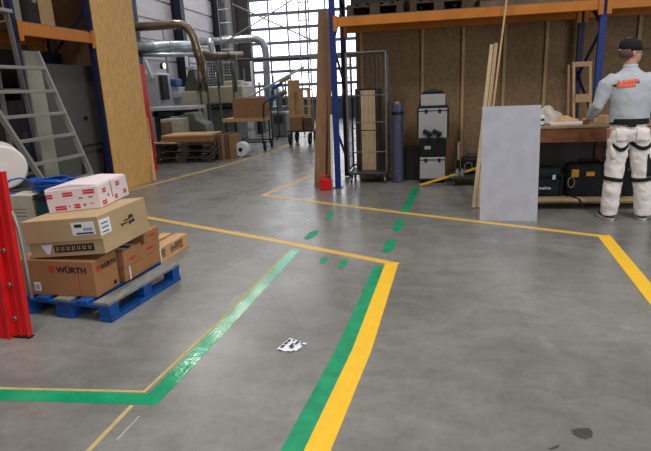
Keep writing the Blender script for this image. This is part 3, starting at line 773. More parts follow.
mb = MB(); mb.xprism([(cx-.18, 1.33), (cx+.18, 1.33), (cx+.13, 1.376), (cx-.13, 1.376)], cy-.12, cy+.12); mb.build('lid', 'black_plastic', t, .006)
mb = MB(); mb.tube([(cx-.06, cy-.1, 1.37), (cx-.05, cy-.1, 1.395), (cx+.05, cy-.1, 1.395), (cx+.06, cy-.1, 1.37)], .008, 8); mb.build('handle', 'black_plastic', t)
# black bin between roll and cases
t = thing('dark_bin', 'low dark bin half hidden between the wrapped roll and the grey cases', 'bin', (-.21, 8.55, 0))
MB().box(-.33, -.08, 8.45, 8.75, 0, .5).build('body', 'dark_box', t, .02); MB().box(-.34, -.07, 8.44, 8.76, .48, .51).build('rim', 'black_plastic', t, .005)
# leaning brown board, white spacer, jigsaw case, platform with jars, yellow level
o = MB().box(.335, .47, 8.72, 8.74, 0, .86).build('brown_board', 'brown_board'); tag(o, 'narrow brown board standing right of the grey case stack', 'board')
o = MB().box(.50, .525, 8.5, 8.52, .42, .60).build('white_gauge', 'film_white'); tag(o, 'small white vertical gauge beside the black tool case', 'tool'); o.location.z = .42
t = thing('low_platform', 'low dark green platform holding jars and the black case', 'platform', (.68, 8.05, 0))
MB().box(.36, 1.0, 7.85, 8.62, .11, .135).build('top', 'olive_tool', t, .003)
for xx in (.39, .93):
    for yy in (7.88, 8.56): MB().box(xx, xx+.04, yy, yy+.04, 0, .11).build('leg', 'olive_tool', t)
o = bpy.data.objects['white_gauge']; o.scale = (1, 1, 1); 
bpy.data.objects.remove(o)
t = thing('white_gauge', 'small white vertical gauge standing beside the black tool case', 'tool', (.51, 8.5, .135))
MB().box(.505, .53, 8.49, 8.51, .30, .58).build('scale', 'film_white', t, .002); MB().box(.49, .545, 8.47, 8.53, .136, .30).build('foot', 'dark_box', t, .004)
for x_, l in ((.475, 'left glass jar on the dark green platform'), (.545, 'right glass jar on the dark green platform')):
    t = thing('glass_jar', l, 'jar', (x_, 7.95, .135)); MB().lathe([(.027, .136), (.03, .145), (.03, .21), (.022, .225)], (x_, 7.95, 0), 18).build('jar_body', 'glass_clear', t); MB().lathe([(.024, .225), (.024, .245)], (x_, 7.95, 0), 18).build('lid', 'alu', t)
t = thing('black_tool_case', 'black power tool case with rounded handle on the green platform', 'case', (.72, 8.25, .135))
MB().box(.55, .93, 8.15, 8.4, .136, .38).build('body', 'black_plastic', t, .03, seg=3)
mb = MB(); mb.tube([(.60, 8.13, .2), (.59, 8.13, .27), (.63, 8.13, .31), (.69, 8.13, .30), (.70, 8.13, .22)], .01, 8); mb.build('ring_handle', 'machine_grey', t); MB().tube([(.62, 8.2, .38), (.64, 8.2, .43), (.84, 8.2, .43), (.86, 8.2, .38)], .012, 8).build('handle', 'black_plastic', t)
a = at(420, 185, z=.02); b = at(479, 167.5, Y=8.0)
t = thing('spirit_level', 'long yellow spirit level lying with its far end raised on the platform', 'level', a)
mb = MB(); mb.bar(a, b, .022, .03); mb.build('bar', 'yellow', t, .002); mb = MB(); mb.bar(a+(b-a)*.48, a+(b-a)*.52, .024, .018); mb.build('vial', 'glass_clear', t)

# ------------------------------------------------------------ grey panel and battens leaning
# panel
pa, pb = at(479.5, 220.5, z=0), at(537, 221.5, z=0)
u_ = (pb-pa); ang = math.degrees(math.atan2(u_.y, u_.x)); PW = u_.length
F = Frame((pa.x, pa.y, 0), ang, 0, -9)
o = MB(F).box(0, PW, 0, .012, 0.0, 1.235).build('grey_panel', 'panel_grey', bevel=.001); tag(o, 'light grey speckled flat panel leaning against the battens at the bench end', 'panel')
lean('timber_batten', 'left pale square batten of the pair leaning behind the grey panel', (.585, 6.45, .0), at(491.6, 45, Y=7.84-.12), .046, .03, 'shelf_birch', 'batten')
lean('timber_batten', 'right pale square batten of the pair leaning behind the grey panel', (.636, 6.47, .0), at(496, 43.5, Y=7.84-.11), .042, .03, 'shelf_birch', 'batten')
lean('timber_strip', 'very long thin strip leaning past the orange beam', (.66, 6.40, .0), at(508, -12, Y=7.72), .022, .022, 'stud', 'strip')

# ------------------------------------------------------------ workbench
bx0, bx1 = 1.06, 4.4
t = thing('workbench', 'long brown wooden workbench with a low shelf under it', 'workbench', (2.7, 6.9, 0))
MB().box(bx0, bx1, 6.36, 7.36, .935, .962).build('worktop', 'bench_top', t, .004)
MB().box(bx0+.02, bx1, 6.37, 6.41, .78, .935).build('front_apron', 'bench_wood', t, .003)
MB().box(bx0+.02, bx1, 7.3, 7.34, .78, .935).build('rear_apron', 'bench_wood', t)
MB().box(bx0, bx1, 6.35, 7.2, .10, .125).build('lower_shelf', 'shelf_birch', t, .003)
MB().box(bx0, bx1, 6.42, 6.45, .065, .10).build('shelf_support', 'shelf_birch', t, .003)
for x_ in (bx0+.03, bx0+1.06, 2.9, 4.25):
    for y_ in (6.42, 7.2):
        MB().box(x_, x_+.09, y_, y_+.09, 0, .78).build('leg', 'bench_wood', t, .003)
MB().box(bx0, bx1, 7.22, 7.24, .13, .78).build('back_panel', 'steel_brown', t)
# bags on the lower shelf
def bag(name, label, x0, x1, z1, m, d=.3, taper=.03):
    t = thing(name, label, 'bag', ((x0+x1)/2, 6.65, .125))
    mb = MB(); rings = []
    zs = [.126, .14, .2, (z1+.126)/2, z1-.05, z1-.012, z1]
    ins = [.012, 0, 0, .004, taper*.5, taper, taper+.02]
    A = []
    for z, i_ in zip(zs, ins):
        n_ = 28; ring = []
        for k_ in range(n_):
            a = 2*PI*k_/n_; ca, sa = math.cos(a), math.sin(a); e = .35
            X = (abs(ca)**e)*(1 if ca > 0 else -1); Y_ = (abs(sa)**e)*(1 if sa > 0 else -1)
            ring.append(mb.bm.verts.new(((x0+x1)/2+X*((x1-x0)/2-i_), 6.66+Y_*(d/2-i_), z+.006*math.sin(3*a+z*20))))
        A.append(ring)
    for i in range(len(A)-1): mb.bridge(A[i], A[i+1])
    mb.cap(A[0], True); mb.cap(A[-1]); mb.build('body', m, t, smooth=True)
    return t
t = bag('green_tool_bag', 'dark green black tool bag on the bench shelf beside the grey panel', 1.30, 1.60, .46, 'bag_dark', .28)
MB().box(1.30, 1.60, 6.505, 6.515, .37, .39).build('zip', 'black_plastic', t); MB().box(1.57, 1.605, 6.51, 6.53, .14, .40).build('side_stripe', 'black_cloth', t)
text('lettering', 'makita', .05, 'paper', t, Matrix(((1, 0, 0, 1.335), (0, 0, -1, 6.506), (0, 1, 0, .215), (0, 0, 0, 1))), bold=.001)
MB().box(1.475, 1.51, 6.5, 6.512, .33, .385).build('white_tag', 'paper', t, .004)
t = bag('tool_bag', 'wide black tool bag with yellow patches on the bench shelf', 1.63, 2.14, .50, 'black_cloth', .32)
for a, b, c, d in ((1.68, 1.76, .36, .45), (1.84, 1.93, .37, .42), (2.03, 2.11, .37, .45)): MB().box(a, b, 6.488, 6.504, c, d).build('yellow_patch', 'patch_yellow', t, .003)
mb = MB(); mb.tube([(1.66+.03*math.cos(q*PI/8)*1.2+.02, 6.482, .30+.06*math.sin(q*PI/8)) for q in range(16)], .006, 6, closed=True); mb.build('carabiner', 'alu', t)
mb = MB(); mb.tube([(1.70, 6.50, .14), (1.72, 6.44, .13), (1.75, 6.345, .12), (1.78, 6.335, .06), (1.79, 6.34, .03)], .012, 6); mb.build('hanging_strap', 'black_cloth', t)
mb = MB(); mb.tube([(1.74, 6.6, .49), (1.78, 6.6, .55), (1.98, 6.6, .55), (2.02, 6.6, .49)], .012, 8); mb.build('handle', 'black_cloth', t)
t = bag('dark_case', 'dark case on the bench shelf behind the worker legs', 2.21, 2.44, .54, 'black_cloth', .3)
MB().box(2.27, 2.38, 6.49, 6.505, .42, .46).build('grip', 'machine_dark', t)
t = bag('dark_case', 'dark case on the bench shelf right of the worker', 2.52, 2.9, .5, 'black_cloth', .3)
MB().box(2.65, 2.78, 6.49, 6.505, .42, .46).build('grip', 'machine_dark', t)
# bench top objects
def mound(name, label, cx, cy, rx, ry, h, m, cat, z0=.963, amp=.18, f=5):
    mb = MB(); A = []
    for j in range(9):
        ph = j/8*PI/2; ring = []
        for k_ in range(32):
            a = 2*PI*k_/32; rr = math.cos(ph)*(1+amp*math.sin(f*a+j*.8)*math.sin(ph*2)) if j < 8 else .02
            ring.append(mb.bm.verts.new((cx+rx*rr*math.cos(a), cy+ry*rr*math.sin(a), z0+h*math.sin(ph)*(1+.12*math.sin(2*a+j)))))
        A.append(ring)
    for i in range(8): mb.bridge(A[i], A[i+1])
    mb.cap(A[0], True); mb.cap(A[-1]); o = mb.build(name, m, smooth=True); return tag(o, label, cat)
mound('plastic_bag', 'crumpled translucent plastic bag heaped on the bench beside the grey panel', 1.43, 6.78, .17, .16, .19, 'bag_film', 'bag')
mound('crumpled_paper', 'crumpled brown paper lying on the bench beside the plastic bag', 1.60, 6.68, .16, .10, .085, 'kraft', 'paper', f=7)
F = Frame((1.40, 6.42, .963), 4)
o = MB(F).box(0, .42, 0, .2, 0, .028).build('white_board', 'film_white', bevel=.005); tag(o, 'flat white foam board lying at the bench front edge', 'board')
F = Frame((1.83, 6.75, .963), -6)
o = MB(F).box(0, .3, 0, .12, 0, .045).build('wood_offcut', 'shelf_birch', bevel=.003); tag(o, 'pale wood offcut on the bench near the worker hand', 'wood')
t = thing('glue_tin', 'small white tin with a green band on the bench at the panel edge', 'tin', (1.30, 6.47, .963))
MB().lathe([(.04, .963), (.04, 1.07), (.03, 1.085)], (1.30, 6.47, 0), 20).build('body', 'paper', t); MB().lathe([(.0412, 1.02), (.0412, 1.045)], (1.30, 6.47, 0), 20).build('green_band', 'teal', t); MB().lathe([(.0412, .966), (.0412, .98)], (1.30, 6.47, 0), 20).build('green_band', 'teal', t)
F = Frame((2.0, 6.5, .963), 20)
o = MB(F).box(0, .09, 0, .15, 0, .09).build('timber_block', 'pale_wood', bevel=.003); tag(o, 'pale timber block on the bench right of the worker hand', 'wood')
# little ladder-like wooden frame, standing on the bench leaning on the rack
a = at(574, 62, Y=7.30); b = at(590.5, 62, Y=7.30)
t = thing('open_wood_frame', 'slender open wooden frame standing upright on the bench', 'frame', (a.x+.1, 7.2, .963))
for xx in (a.x, b.x): MB().bar((xx, 7.12, .963), (xx, 7.30, a.z-.05), .03, .03, up=(0, -1, 0)).build('stile', 'frame_wood', t, .002)
MB().box(a.x-.02, b.x+.02, 7.285, 7.315, a.z-.06, a.z+.0).build('rail', 'frame_wood', t, .002)
MB().box(a.x+.01, b.x-.01, 7.145, 7.17, 1.18, 1.28).build('rail', 'frame_wood', t, .002)
lean('timber_strip', 'thin brown strip standing close left of the open wooden frame', (a.x-.06, 7.15, .963), (a.x-.06, 7.30, a.z-.03), .025, .02, 'brown_board', 'strip')

# ------------------------------------------------------------ worker
def solid(mb, name, m, parent, vox=.012, smooth_it=4, disp=0, dscale=.1):
    """several lofts fused into one continuous surface"""
    o = mb.build(name+'_raw', m, None)
    r = o.modifiers.new('r', 'REMESH'); r.mode = 'VOXEL'; r.voxel_size = vox; r.use_smooth_shade = True
    if disp:
        tx = bpy.data.textures.new(name, 'CLOUDS'); tx.noise_scale = dscale
        d = o.modifiers.new('d', 'DISPLACE'); d.texture = tx; d.strength = disp; d.texture_coords = 'GLOBAL'; d.mid_level = .5
    s = o.modifiers.new('s', 'SMOOTH'); s.iterations = smooth_it; s.factor = .5
    bpy.context.view_layer.update()
    dg = bpy.context.evaluated_depsgraph_get(); me = bpy.data.meshes.new_from_object(o.evaluated_get(dg))
    me.transform(Matrix.Translation(V(o.location)-world_loc(parent))); me.name = name
    for p in me.polygons: p.use_smooth = True
    bpy.data.objects.remove(o)
    n = bpy.data.objects.new(name, me); COL.objects.link(n); n.parent = parent
    return n
def limb(mb, pts, n=16):
    """pts: (point, radius a (sideways), radius b)"""
    rings = []
    for i, (p, a, b) in enumerate(pts):
        p = V(p); q0 = V(pts[max(0, i-1)][0]); q1 = V(pts[min(len(pts)-1, i+1)][0]); d = (q1-q0).normalized()
        if i == 0:
            x = V((1, 0, 0)) - d*d.x
            if x.length < .5: x = V((0, 0, 1)) - d*d.z
        else: x = x - d*x.dot(d)
        x.normalize(); y = d.cross(x); rings.append((p, x*a, y*b))
    mb.loft(rings, n); return mb
PX, PY = 2.10, 5.93
W = thing('person', 'person from behind in grey sweatshirt, white trousers and black cap at the bench', 'person', (PX, PY, 0))
sL, sR = V((PX-.195, PY-.02, 1.46)), V((PX+.195, PY-.0, 1.46))
eL, eR = V((PX-.30, PY-.01, 1.20)), V((PX+.32, PY+.02, 1.19))
wL, wR = V((PX-.31, PY+.24, 1.05)), V((PX+.29, PY+.27, 1.04))
def leg_pts(s):
    return [(V((PX+s*.10, PY+.0, .96)), .105, .115), (V((PX+s*.108, PY-.0, .78)), .092, .10), (V((PX+s*.13, PY-.01, .52)), .062, .066), (V((PX+s*.145, PY-.03, .36)), .058, .066), (V((PX+s*.16, PY-.01, .1)), .040, .046), (V((PX+s*.16, PY, .05)), .04, .05)]
head = V((PX+.0, PY+.02, 1.70)); hd = R(-80)   # head turned to the right
def hp(x, y, z): return V((head.x+x*math.cos(hd)-y*math.sin(hd), head.y+x*math.sin(hd)+y*math.cos(hd), head.z+z))
def ell(mb, c, rx, ry, rz, rot=0.0, n=20, m_=12):
    rings = []
    for j in range(1, m_):
        ph = -PI/2+PI*j/m_; x = V((math.cos(rot), math.sin(rot), 0))*rx*math.cos(ph); y = V((-math.sin(rot), math.cos(rot), 0))*ry*math.cos(ph)
        rings.append((V(c)+V((0, 0, rz*math.sin(ph))), x, y))
    mb.loft(rings, n)
def build_hand(mb, w, d, up, side):
    # palm then five bent fingers; side = +1 thumb towards +x
    d = V(d).normalized(); x = V((1, 0, 0)); x = (x-d*x.dot(d)).normalized(); nrm = x.cross(d)
    limb(mb, [(w-d*.03, .028, .022), (w+d*.01, .03, .018), (w+d*.045, .041, .016), (w+d*.085, .040, .014), (w+d*.095, .034, .010)], 14)
    for i, (o_, L_) in enumerate(((-.030, .062), (-.010, .074), (.011, .078), (.031, .070))):
        b_ = w+d*.085+x*(o_*-side)
        dn = nrm if nrm.z < 0 else -nrm
        limb(mb, [(b_-d*.02, .0095, .0095), (b_+d*L_*.45+dn*.002, .009, .009), (b_+d*L_*.75+dn*.014, .008, .008), (b_+d*L_*.95+dn*.030, .0068, .0068)], 8)
    b_ = w+d*.02+x*(side*.03); dn = nrm if nrm.z < 0 else -nrm
    limb(mb, [(b_-x*side*.012, .012, .012), (b_+d*.03+x*side*.018, .011, .011), (b_+d*.058+x*side*.022+dn*.012, .009, .009)], 8)
mb = MB()
mb.loft([((PX, PY, .90), .15, .11), ((PX, PY, .98), .155, .115), ((PX, PY, 1.1), .135, .10), ((PX, PY, 1.25), .15, .11), ((PX, PY-.01, 1.4), .165, .11), ((PX, PY-.01, 1.48), .12, .08), ((PX, PY, 1.53), .06, .06)])
limb(mb, [(V((PX, PY, 1.46)), .07, .065), (V((PX, PY+.01, 1.55)), .056, .058), (V((PX, PY+.02, 1.64)), .056, .06)])
ell(mb, hp(0, -.005, .045), .076, .095, .10, hd)                    # cranium
ell(mb, hp(0, .03, -.035), .06, .068, .082, hd)                      # face / jaw
limb(mb, [(hp(0, .085, .01), .010, .010), (hp(0, .108, -.022), .014, .012), (hp(0, .09, -.034), .012, .010)], 10)   # nose
limb(mb, [(hp(-.022, .088, -.062), .007, .007), (hp(0, .095, -.062), .009, .008), (hp(.022, .088, -.062), .007, .007)], 8)  # mouth
for s in (-1, 1):
    ell(mb, hp(s*.078, -.006, -.005), .010, .018, .032, hd, 10, 8)  # ears
    limb(mb, [(hp(s*.012, .09, .028), .008, .006), (hp(s*.045, .076, .026), .008, .006)], 8)   # brow
    limb(mb, [((sL if s < 0 else sR)-V((s*.05, 0, .03)), .045, .045), ((sL if s < 0 else sR)-V((0, 0, .03)), .042, .045), (((sL if s < 0 else sR)+(eL if s < 0 else eR))/2, .045, .047), ((eL if s < 0 else eR), .038, .038), (((eL if s < 0 else eR)*.5+(wL if s < 0 else wR)*.5), .036, .036), ((wL if s < 0 else wR), .027, .022)])
    limb(mb, leg_pts(s))
build_hand(mb, wL+V((0, .0, -.0)), (.02, 1, -.35), 1, 1)
build_hand(mb, wR, (-.08, 1, -.30), 1, -1)
body = solid(mb, 'body', 'skin', W, .0065, 2)
for s in (-1, 1):
    e = MB(); ell(e, hp(s*.030, .083, .008), .011, .011, .009, hd, 12, 8); ey = e.build('eye', 'paper', W, smooth=True)
    e = MB(); ell(e, hp(s*.030, .0925, .008), .0045, .004, .0045, hd, 10, 6); e.build('iris', 'dark_ink', ey, smooth=True)
# sweatshirt
mb = MB()
mb.loft([((PX, PY, 1.0), .168, .128), ((PX, PY, 1.03), .182, .138), ((PX, PY-.005, 1.12), .188, .142), ((PX, PY-.01, 1.25), .20, .145), ((PX, PY-.01, 1.36), .215, .142), ((PX, PY-.01, 1.43), .212, .13), ((PX, PY-.005, 1.475), .18, .11), ((PX, PY, 1.51), .12, .09), ((PX, PY, 1.535), .085, .08), ((PX, PY+.005, 1.56), .072, .07)], 28)
for s, S, E, Wr in ((-1, sL, eL, wL), (1, sR, eR, wR)):
    limb(mb, [(S-V((s*.09, 0, .03)), .06, .08), (S-V((s*.03, 0, .022)), .074, .085), (S+V((s*.035, 0, -.07)), .076, .086), (S*.5+E*.5, .068, .076), (E, .058, .060), (E*.5+Wr*.5, .052, .054), (E*.1+Wr*.9, .040, .038)], 18)
shirt = solid(mb, 'sweatshirt', 'sweat', W, .0095, 3, .02, .11)
MB().loft([((PX, PY+.005, 1.545), .070, .070), ((PX, PY+.008, 1.585), .066, .068), ((PX, PY+.008, 1.587), .060, .062)], 24).build('collar', 'sweat', shirt, smooth=True)
# trousers
mb = MB()
mb.loft([((PX, PY, .83), .158, .125), ((PX, PY-.008, .92), .172, .142), ((PX, PY, 1.0), .165, .132), ((PX, PY, 1.05), .160, .125)], 26)
for s in (-1, 1):
    limb(mb, [(V((PX+s*.088, PY-.01, .95)), .10, .13), (V((PX+s*.10, PY-.008, .80)), .102, .122), (V((PX+s*.118, PY-.01, .62)), .094, .102), (V((PX+s*.13, PY-.01, .48)), .088, .094), (V((PX+s*.148, PY-.02, .34)), .088, .095), (V((PX+s*.16, PY-.01, .2)), .086, .094), (V((PX+s*.165, PY-.005, .1)), .08, .092), (V((PX+s*.165, PY, .06)), .078, .09)], 20)
pants = solid(mb, 'trousers', 'trouser', W, .0095, 2, .028, .075)
def bvh(o):
    me = o.data; off = world_loc(o)
    return BVHTree.FromPolygons([v.co+off for v in me.vertices], [p.vertices[:] for p in me.polygons])
TP, TS = bvh(pants), bvh(shirt)
def patch(tree, name, m, parent, X0, X1, zf0, zf1, nx=14, nz=6, dirn=(0, 1, 0), off=.006, centre=None):
    """cloth patch laid on the surface: zf0/zf1 give lower/upper edge height along the patch"""
    mb = MB(); g = []; d = V(dirn)
    for i in range(nx+1):
        col_ = []
        for j in range(nz+1):
            a = i/nx; x = X0+(X1-X0)*a; z = zf0(a)+(zf1(a)-zf0(a))*j/nz
            o_ = V((x, PY, z))-d*1.0
            h = tree.ray_cast(o_, d)
            col_.append(mb.bm.verts.new(h[0]-d*off) if h[0] else None)
        g.append(col_)
    for i in range(nx):
        for j in range(nz):
            q = (g[i][j], g[i+1][j], g[i+1][j+1], g[i][j+1])
            if all(q): mb.bm.faces.new(q)
    for v in [v for v in mb.bm.verts if not v.link_faces]: mb.bm.verts.remove(v)
    o = mb.build(name, m, parent, smooth=True); s = o.modifiers.new('S', 'SOLIDIFY'); s.thickness = .006; s.offset = 0; return o
c_ = lambda v: (lambda a: v)
def band(name, m, parent, c, rx, ry, z0, z1, tilt=0.0, n=28):
    mb = MB(); A = []
    for z, e in ((z0, 0), (z0, .004), (z1, .004), (z1, 0)):
        A.append([mb.bm.verts.new((c[0]+(rx+e)*math.cos(2*PI*i/n), c[1]+(ry+e)*math.sin(2*PI*i/n), z+tilt*math.cos(2*PI*i/n))) for i in range(n)])
    for i in range(3): mb.bridge(A[i], A[i+1])
    mb.bridge(A[3], A[0]); return mb.build(name, m, parent, smooth=False)
band('belt', 'black_cloth', W, (PX, PY-.002), .178, .143, 1.005, 1.062)
MB().box(PX-.06, PX+.02, PY-.158, PY-.142, .985, 1.03).build('belt_pouch', 'black_cloth', W, .004)
for s in (-1, 1):   # knee straps
    band('knee_strap', 'black_cloth', pants, (PX+s*.138, PY-.014), .099, .105, .425, .465, s*.014)
# curved dark trims under the seat pockets, right side panel, holster pockets
patch(TP, 'pocket_trim', 'black_cloth', pants, PX-.175, PX-.03, lambda a: .735+.05*(2*a-1)**2-(.0), lambda a: .775+.05*(2*a-1)**2)
patch(TP, 'pocket_trim', 'black_cloth', pants, PX+.0, PX+.185, lambda a: .735+.05*(2*a-1)**2+.02*(1-a), lambda a: .775+.05*(2*a-1)**2+.02*(1-a))
patch(TP, 'black_panel', 'black_cloth', pants, PX+.15, PX+.235, lambda a: .47+.01*a, lambda a: .70+.05*a, 6, 6)
patch(TP, 'seat_pocket', 'trouser', pants, PX-.15, PX-.03, c_(.84), c_(.97), off=.010)
patch(TP, 'seat_pocket', 'trouser', pants, PX+.03, PX+.16, c_(.84), c_(.97), off=.010)
for s, w_ in ((-1, .06), (1, .10)):   # hanging flap pockets
    x_ = PX+s*(.155 if s < 0 else .15)
    mb = MB(); mb.loft([((x_, PY-.075, .64), w_*.3, .02), ((x_, PY-.078, .68), w_*.75, .035), ((x_-.0, PY-.075, .76), w_*.65, .035), ((x_, PY-.07, .80), w_*.5, .02)], 16); mb.build('holster_pocket', 'trouser', pants, smooth=True)
# logo on the back
LT_ = []
patch(TS, 'logo_print', 'orange_print', shirt, PX-.16, PX-.0, lambda a: 1.365+.010*a, lambda a: 1.398+.010*a, off=.003)
for i, (a, b) in enumerate(((-.045, -.02), (-.01, .02), (.03, .055), (.065, .085), (.095, .11))):
    patch(TS, 'logo_print', 'orange_print', shirt, PX+a*1.05-.10, PX+b*1.15-.10, c_(1.404+.002*i), c_(1.438+.002*i), 4, 3, off=.003)
patch(TS, 'logo_mark', 'dark_ink', shirt, PX-.20, PX-.15, lambda a: 1.388-.014*a, lambda a: 1.394+.012*a, 6, 3, off=.003)
patch(TS, 'logo_mark', 'faint_ink', shirt, PX+.012, PX+.035, c_(1.405), c_(1.43), 4, 3, off=.003)
# cap, hair, boots
mb = MB(); rings = []
for j in range(8):
    ph = j/7*PI/2*.97; rr = math.cos(ph); rings.append((hp(0, -.002, .055+.088*math.sin(ph)), V((math.cos(hd), math.sin(hd), 0))*(.088*rr), V((-math.sin(hd), math.cos(hd), 0))*(.108*rr)))
mb.loft([(hp(0, -.002, .015), V((math.cos(hd), math.sin(hd), 0))*.086, V((-math.sin(hd), math.cos(hd), 0))*.106)]+rings, 28)
cap = mb.build('cap', 'cap', W, smooth=True)
mb = MB(); top_, bot = [], []
for i in range(13):
    a = PI*i/12; X = .082*math.cos(a); Y_ = .085+.085*math.sin(a)**.7; zz = .04-.018*(1-math.sin(a))
    top_.append(mb.bm.verts.new(hp(X, Y_, zz+.002))); bot.append(mb.bm.verts.new(hp(X, Y_, zz-.006)))
mb.cap(top_); mb.cap(bot, True); mb.bridge(top_, bot); mb.build('brim', 'cap', cap, .002)
MB().tube([hp(-.02, -.113, .03), hp(.02, -.113, .03)], .006, 8).build('clasp', 'alu', cap)
mb = MB(); mb.loft([(hp(0, -.045, -.045), V((math.cos(hd), math.sin(hd), 0))*.064, V((-math.sin(hd), math.cos(hd), 0))*.055), (hp(0, -.04, -.01), V((math.cos(hd), math.sin(hd), 0))*.078, V((-math.sin(hd), math.cos(hd), 0))*.066), (hp(0, -.035, .03), V((math.cos(hd), math.sin(hd), 0))*.081, V((-math.sin(hd), math.cos(hd), 0))*.074)], 24); mb.build('hair', 'hair', W, smooth=True)
for s in (-1, 1):
    a = -s*R(10); c = V((PX+s*.165, PY, 0))
    def bpnt(x, y, z): return c+V((x*math.cos(a)-y*math.sin(a), x*math.sin(a)+y*math.cos(a), z))
    ax, ay = V((math.cos(a), math.sin(a), 0)), V((-math.sin(a), math.cos(a), 0))
    mb = MB(); mb.loft([(bpnt(0, .06, .018), ax*.05, ay*.15), (bpnt(0, .06, .04), ax*.052, ay*.152), (bpnt(0, .04, .075), ax*.05, ay*.125), (bpnt(0, 0, .10), ax*.05, ay*.075), (bpnt(0, -.01, .15), ax*.048, ay*.062)], 22)
    bt = mb.build('boot', 'boot', W, smooth=True)
    mb = MB(); mb.loft([(bpnt(0, .06, 0), ax*.051, ay*.152), (bpnt(0, .06, .022), ax*.056, ay*.157), (bpnt(0, .06, .03), ax*.055, ay*.156)], 22); mb.build('sole', 'sole', bt)

def shear(o):
    if o.type == 'MESH':
        for v in o.data.vertices: v.co.x -= .062*max(0, v.co.z-.1)
    for c in o.children: shear(c)
shear(W)   # the figure leans a little to the left, weight on one leg

# ------------------------------------------------------------ far hall: ducts
def duct(name, label, pts, r, m, joints=()):
    P = [V(p) for p in pts]; t = thing(name, label, 'duct', P[0])
    MB().tube(P, r, 18).build('pipe', m, t, smooth=True)
    for (i, f) in joints:
        q = P[i]+(P[i+1]-P[i])*f; d = (P[i+1]-P[i]).normalized(); MB().tube([q-d*.03, q+d*.03], r*1.1, 18).build('flange', m, t)
    return t
def arc(*px): return [at(x, y, Y=Yd) for x, y, Yd in px]
duct('extraction_duct', 'brass coloured extraction duct with a downward bend beside the plywood sheet', arc((112, 28, 13), (150, 26.3, 13), (176, 24.5, 13), (182, 25, 13), (187, 27.5, 13), (191, 32, 13), (194, 38, 13), (196, 46, 13), (198, 54, 13), (201, 62, 13), (202.5, 76, 13.6), (202, 88, 14.9)), .105, 'duct_brass', ((0, .3), (1, .9), (7, .3)))
duct('extraction_duct', 'long silver duct running level across the hall', arc((133, 47, 16.5), (193, 46.5, 18.0)), .19, 'duct_silver', ((0, .3), (0, .6)))
duct('extraction_duct', 'thin bright silver duct below the long level one', arc((128, 54.5, 16.5), (197, 55, 17.5)), .07, 'duct_silver', ((0, .5),))
duct('extraction_duct', 'silver duct with a bend dropping in front of the glazed wall', arc((192, 42, 18.5), (222, 41, 18.5), (250, 38.5, 18.5), (257, 39, 18.5), (262, 42, 18.5), (265, 48, 18.5), (266, 56, 18.5), (267, 80, 18.5), (268, 108, 18.5)), .125, 'duct_silver', ((0, .2), (1, .5), (6, .5)))
duct('extraction_duct', 'dull brownish duct running right from the brass bend', arc((197, 52, 13.2), (212, 55, 13.8), (242, 54, 15)), .07, 'duct_rust', ((0, .5), (1, .5)))
duct('extraction_duct', 'silver vertical duct stub joining the level pipes', arc((208, 40, 18), (211, 44, 18), (213, 54, 18), (213, 90, 18), (213, 118, 18)), .1, 'duct_silver')

# scaffold towers
def tower(label, pxs, Y, ztop, rungs, m, d=.9, th=.022, name='scaffold_tower'):
    a = at(pxs[0], 100, Y=Y); b = at(pxs[1], 100, Y=Y); t = thing(name, label, 'scaffold', (a.x, Y, 0))
    for xx in (a.x, b.x): MB().tube([(xx, Y, 0), (xx, Y, ztop)], th, 8).build('standard', m, t)
    z = .4
    while z < ztop: MB().tube([(a.x, Y, z), (b.x, Y, z)], th*.8, 6).build('rung', m, t); z += rungs
    return t
tower('aluminium ladder frame standing in front of the glazed wall', (303, 312.5), 17, 6.5, .52, 'alu')
tower('aluminium ladder frame standing near the corner column', (226, 238), 17, 6.5, .4, 'alu')
def strut(label, P, Q, m='alu', r=.022): o = MB().tube([P, Q], r, 8).build('scaffold_brace', m); return tag(o, label, 'scaffold')
strut('long diagonal scaffold brace rising to the right before the window', at(222, 44, Y=17), at(292, 0, Y=17))
strut('long diagonal scaffold brace falling to the right before the window', at(232, 4, Y=17.2), at(312, 40, Y=17.2))
strut('slanting white rail above the distant machinery', at(245, 99, Y=16), at(304, 67, Y=16), 'machine_white', .035)
strut('grey crossbar spanning to the ladder frame before the window', at(236, 60, Y=17.4), at(310, 58, Y=17.4), 'steel_brown', .045)

# ------------------------------------------------------------ far hall: machines
def pb(x0, x1, y0, y1, Y, dY, mb=None):
    """box whose front rectangle covers the pixels at depth Y"""
    a = at((x0+x1)/2, y1, Y=Y); b = at((x0+x1)/2, y0, Y=Y); l = at(x0, (y0+y1)/2, Y=Y).x; r = at(x1, (y0+y1)/2, Y=Y).x
    return l, r, Y, Y+dY, max(0.0, a.z), b.z
t = thing('cnc_machine', 'long cream woodworking machine standing in the middle of the hall', 'machine', (-6.2, 16, 0))
l, r, y0, y1, z0, z1 = pb(199, 242, 86, 104, 15.6, 1.2); MB().box(l, r, y0, y1, z0, z1).build('upper_housing', 'machine_cream', t, .05)
l2, r2, _, _, z2, z3 = pb(202, 244, 104.8, 107, 15.5, 1); MB().box(l2, r2, 15.52, 16.6, z2, z3).build('rail', 'machine_dark', t, .01)
l2, r2, _, _, z2, z3 = pb(203, 236, 108, 132, 15.7, 1); MB().box(l2, r2, 15.8, 16.8, 0, z3).build('base', 'machine_grey', t, .04)
MB().box(r-.62, r-.1, 15.75, 16.3, z1-.02, z1+.14).build('control_head', 'machine_cream', t, .04)
mb = MB(); mb.yprism([(15.55, z1-.3), (15.7, z1-.3), (15.7, z1-.1), (15.55, z1-.15)], l+.05, l+.14); mb.build('dark_vent', 'machine_dark', t)
t = thing('perforated_screen', 'grey perforated screen frame behind the cream machine', 'screen', (-6, 17.6, 0))
l, r, y0, y1, z0, z1 = pb(205, 236, 60, 88, 17.0, .05); mb = MB(); n_ = 13
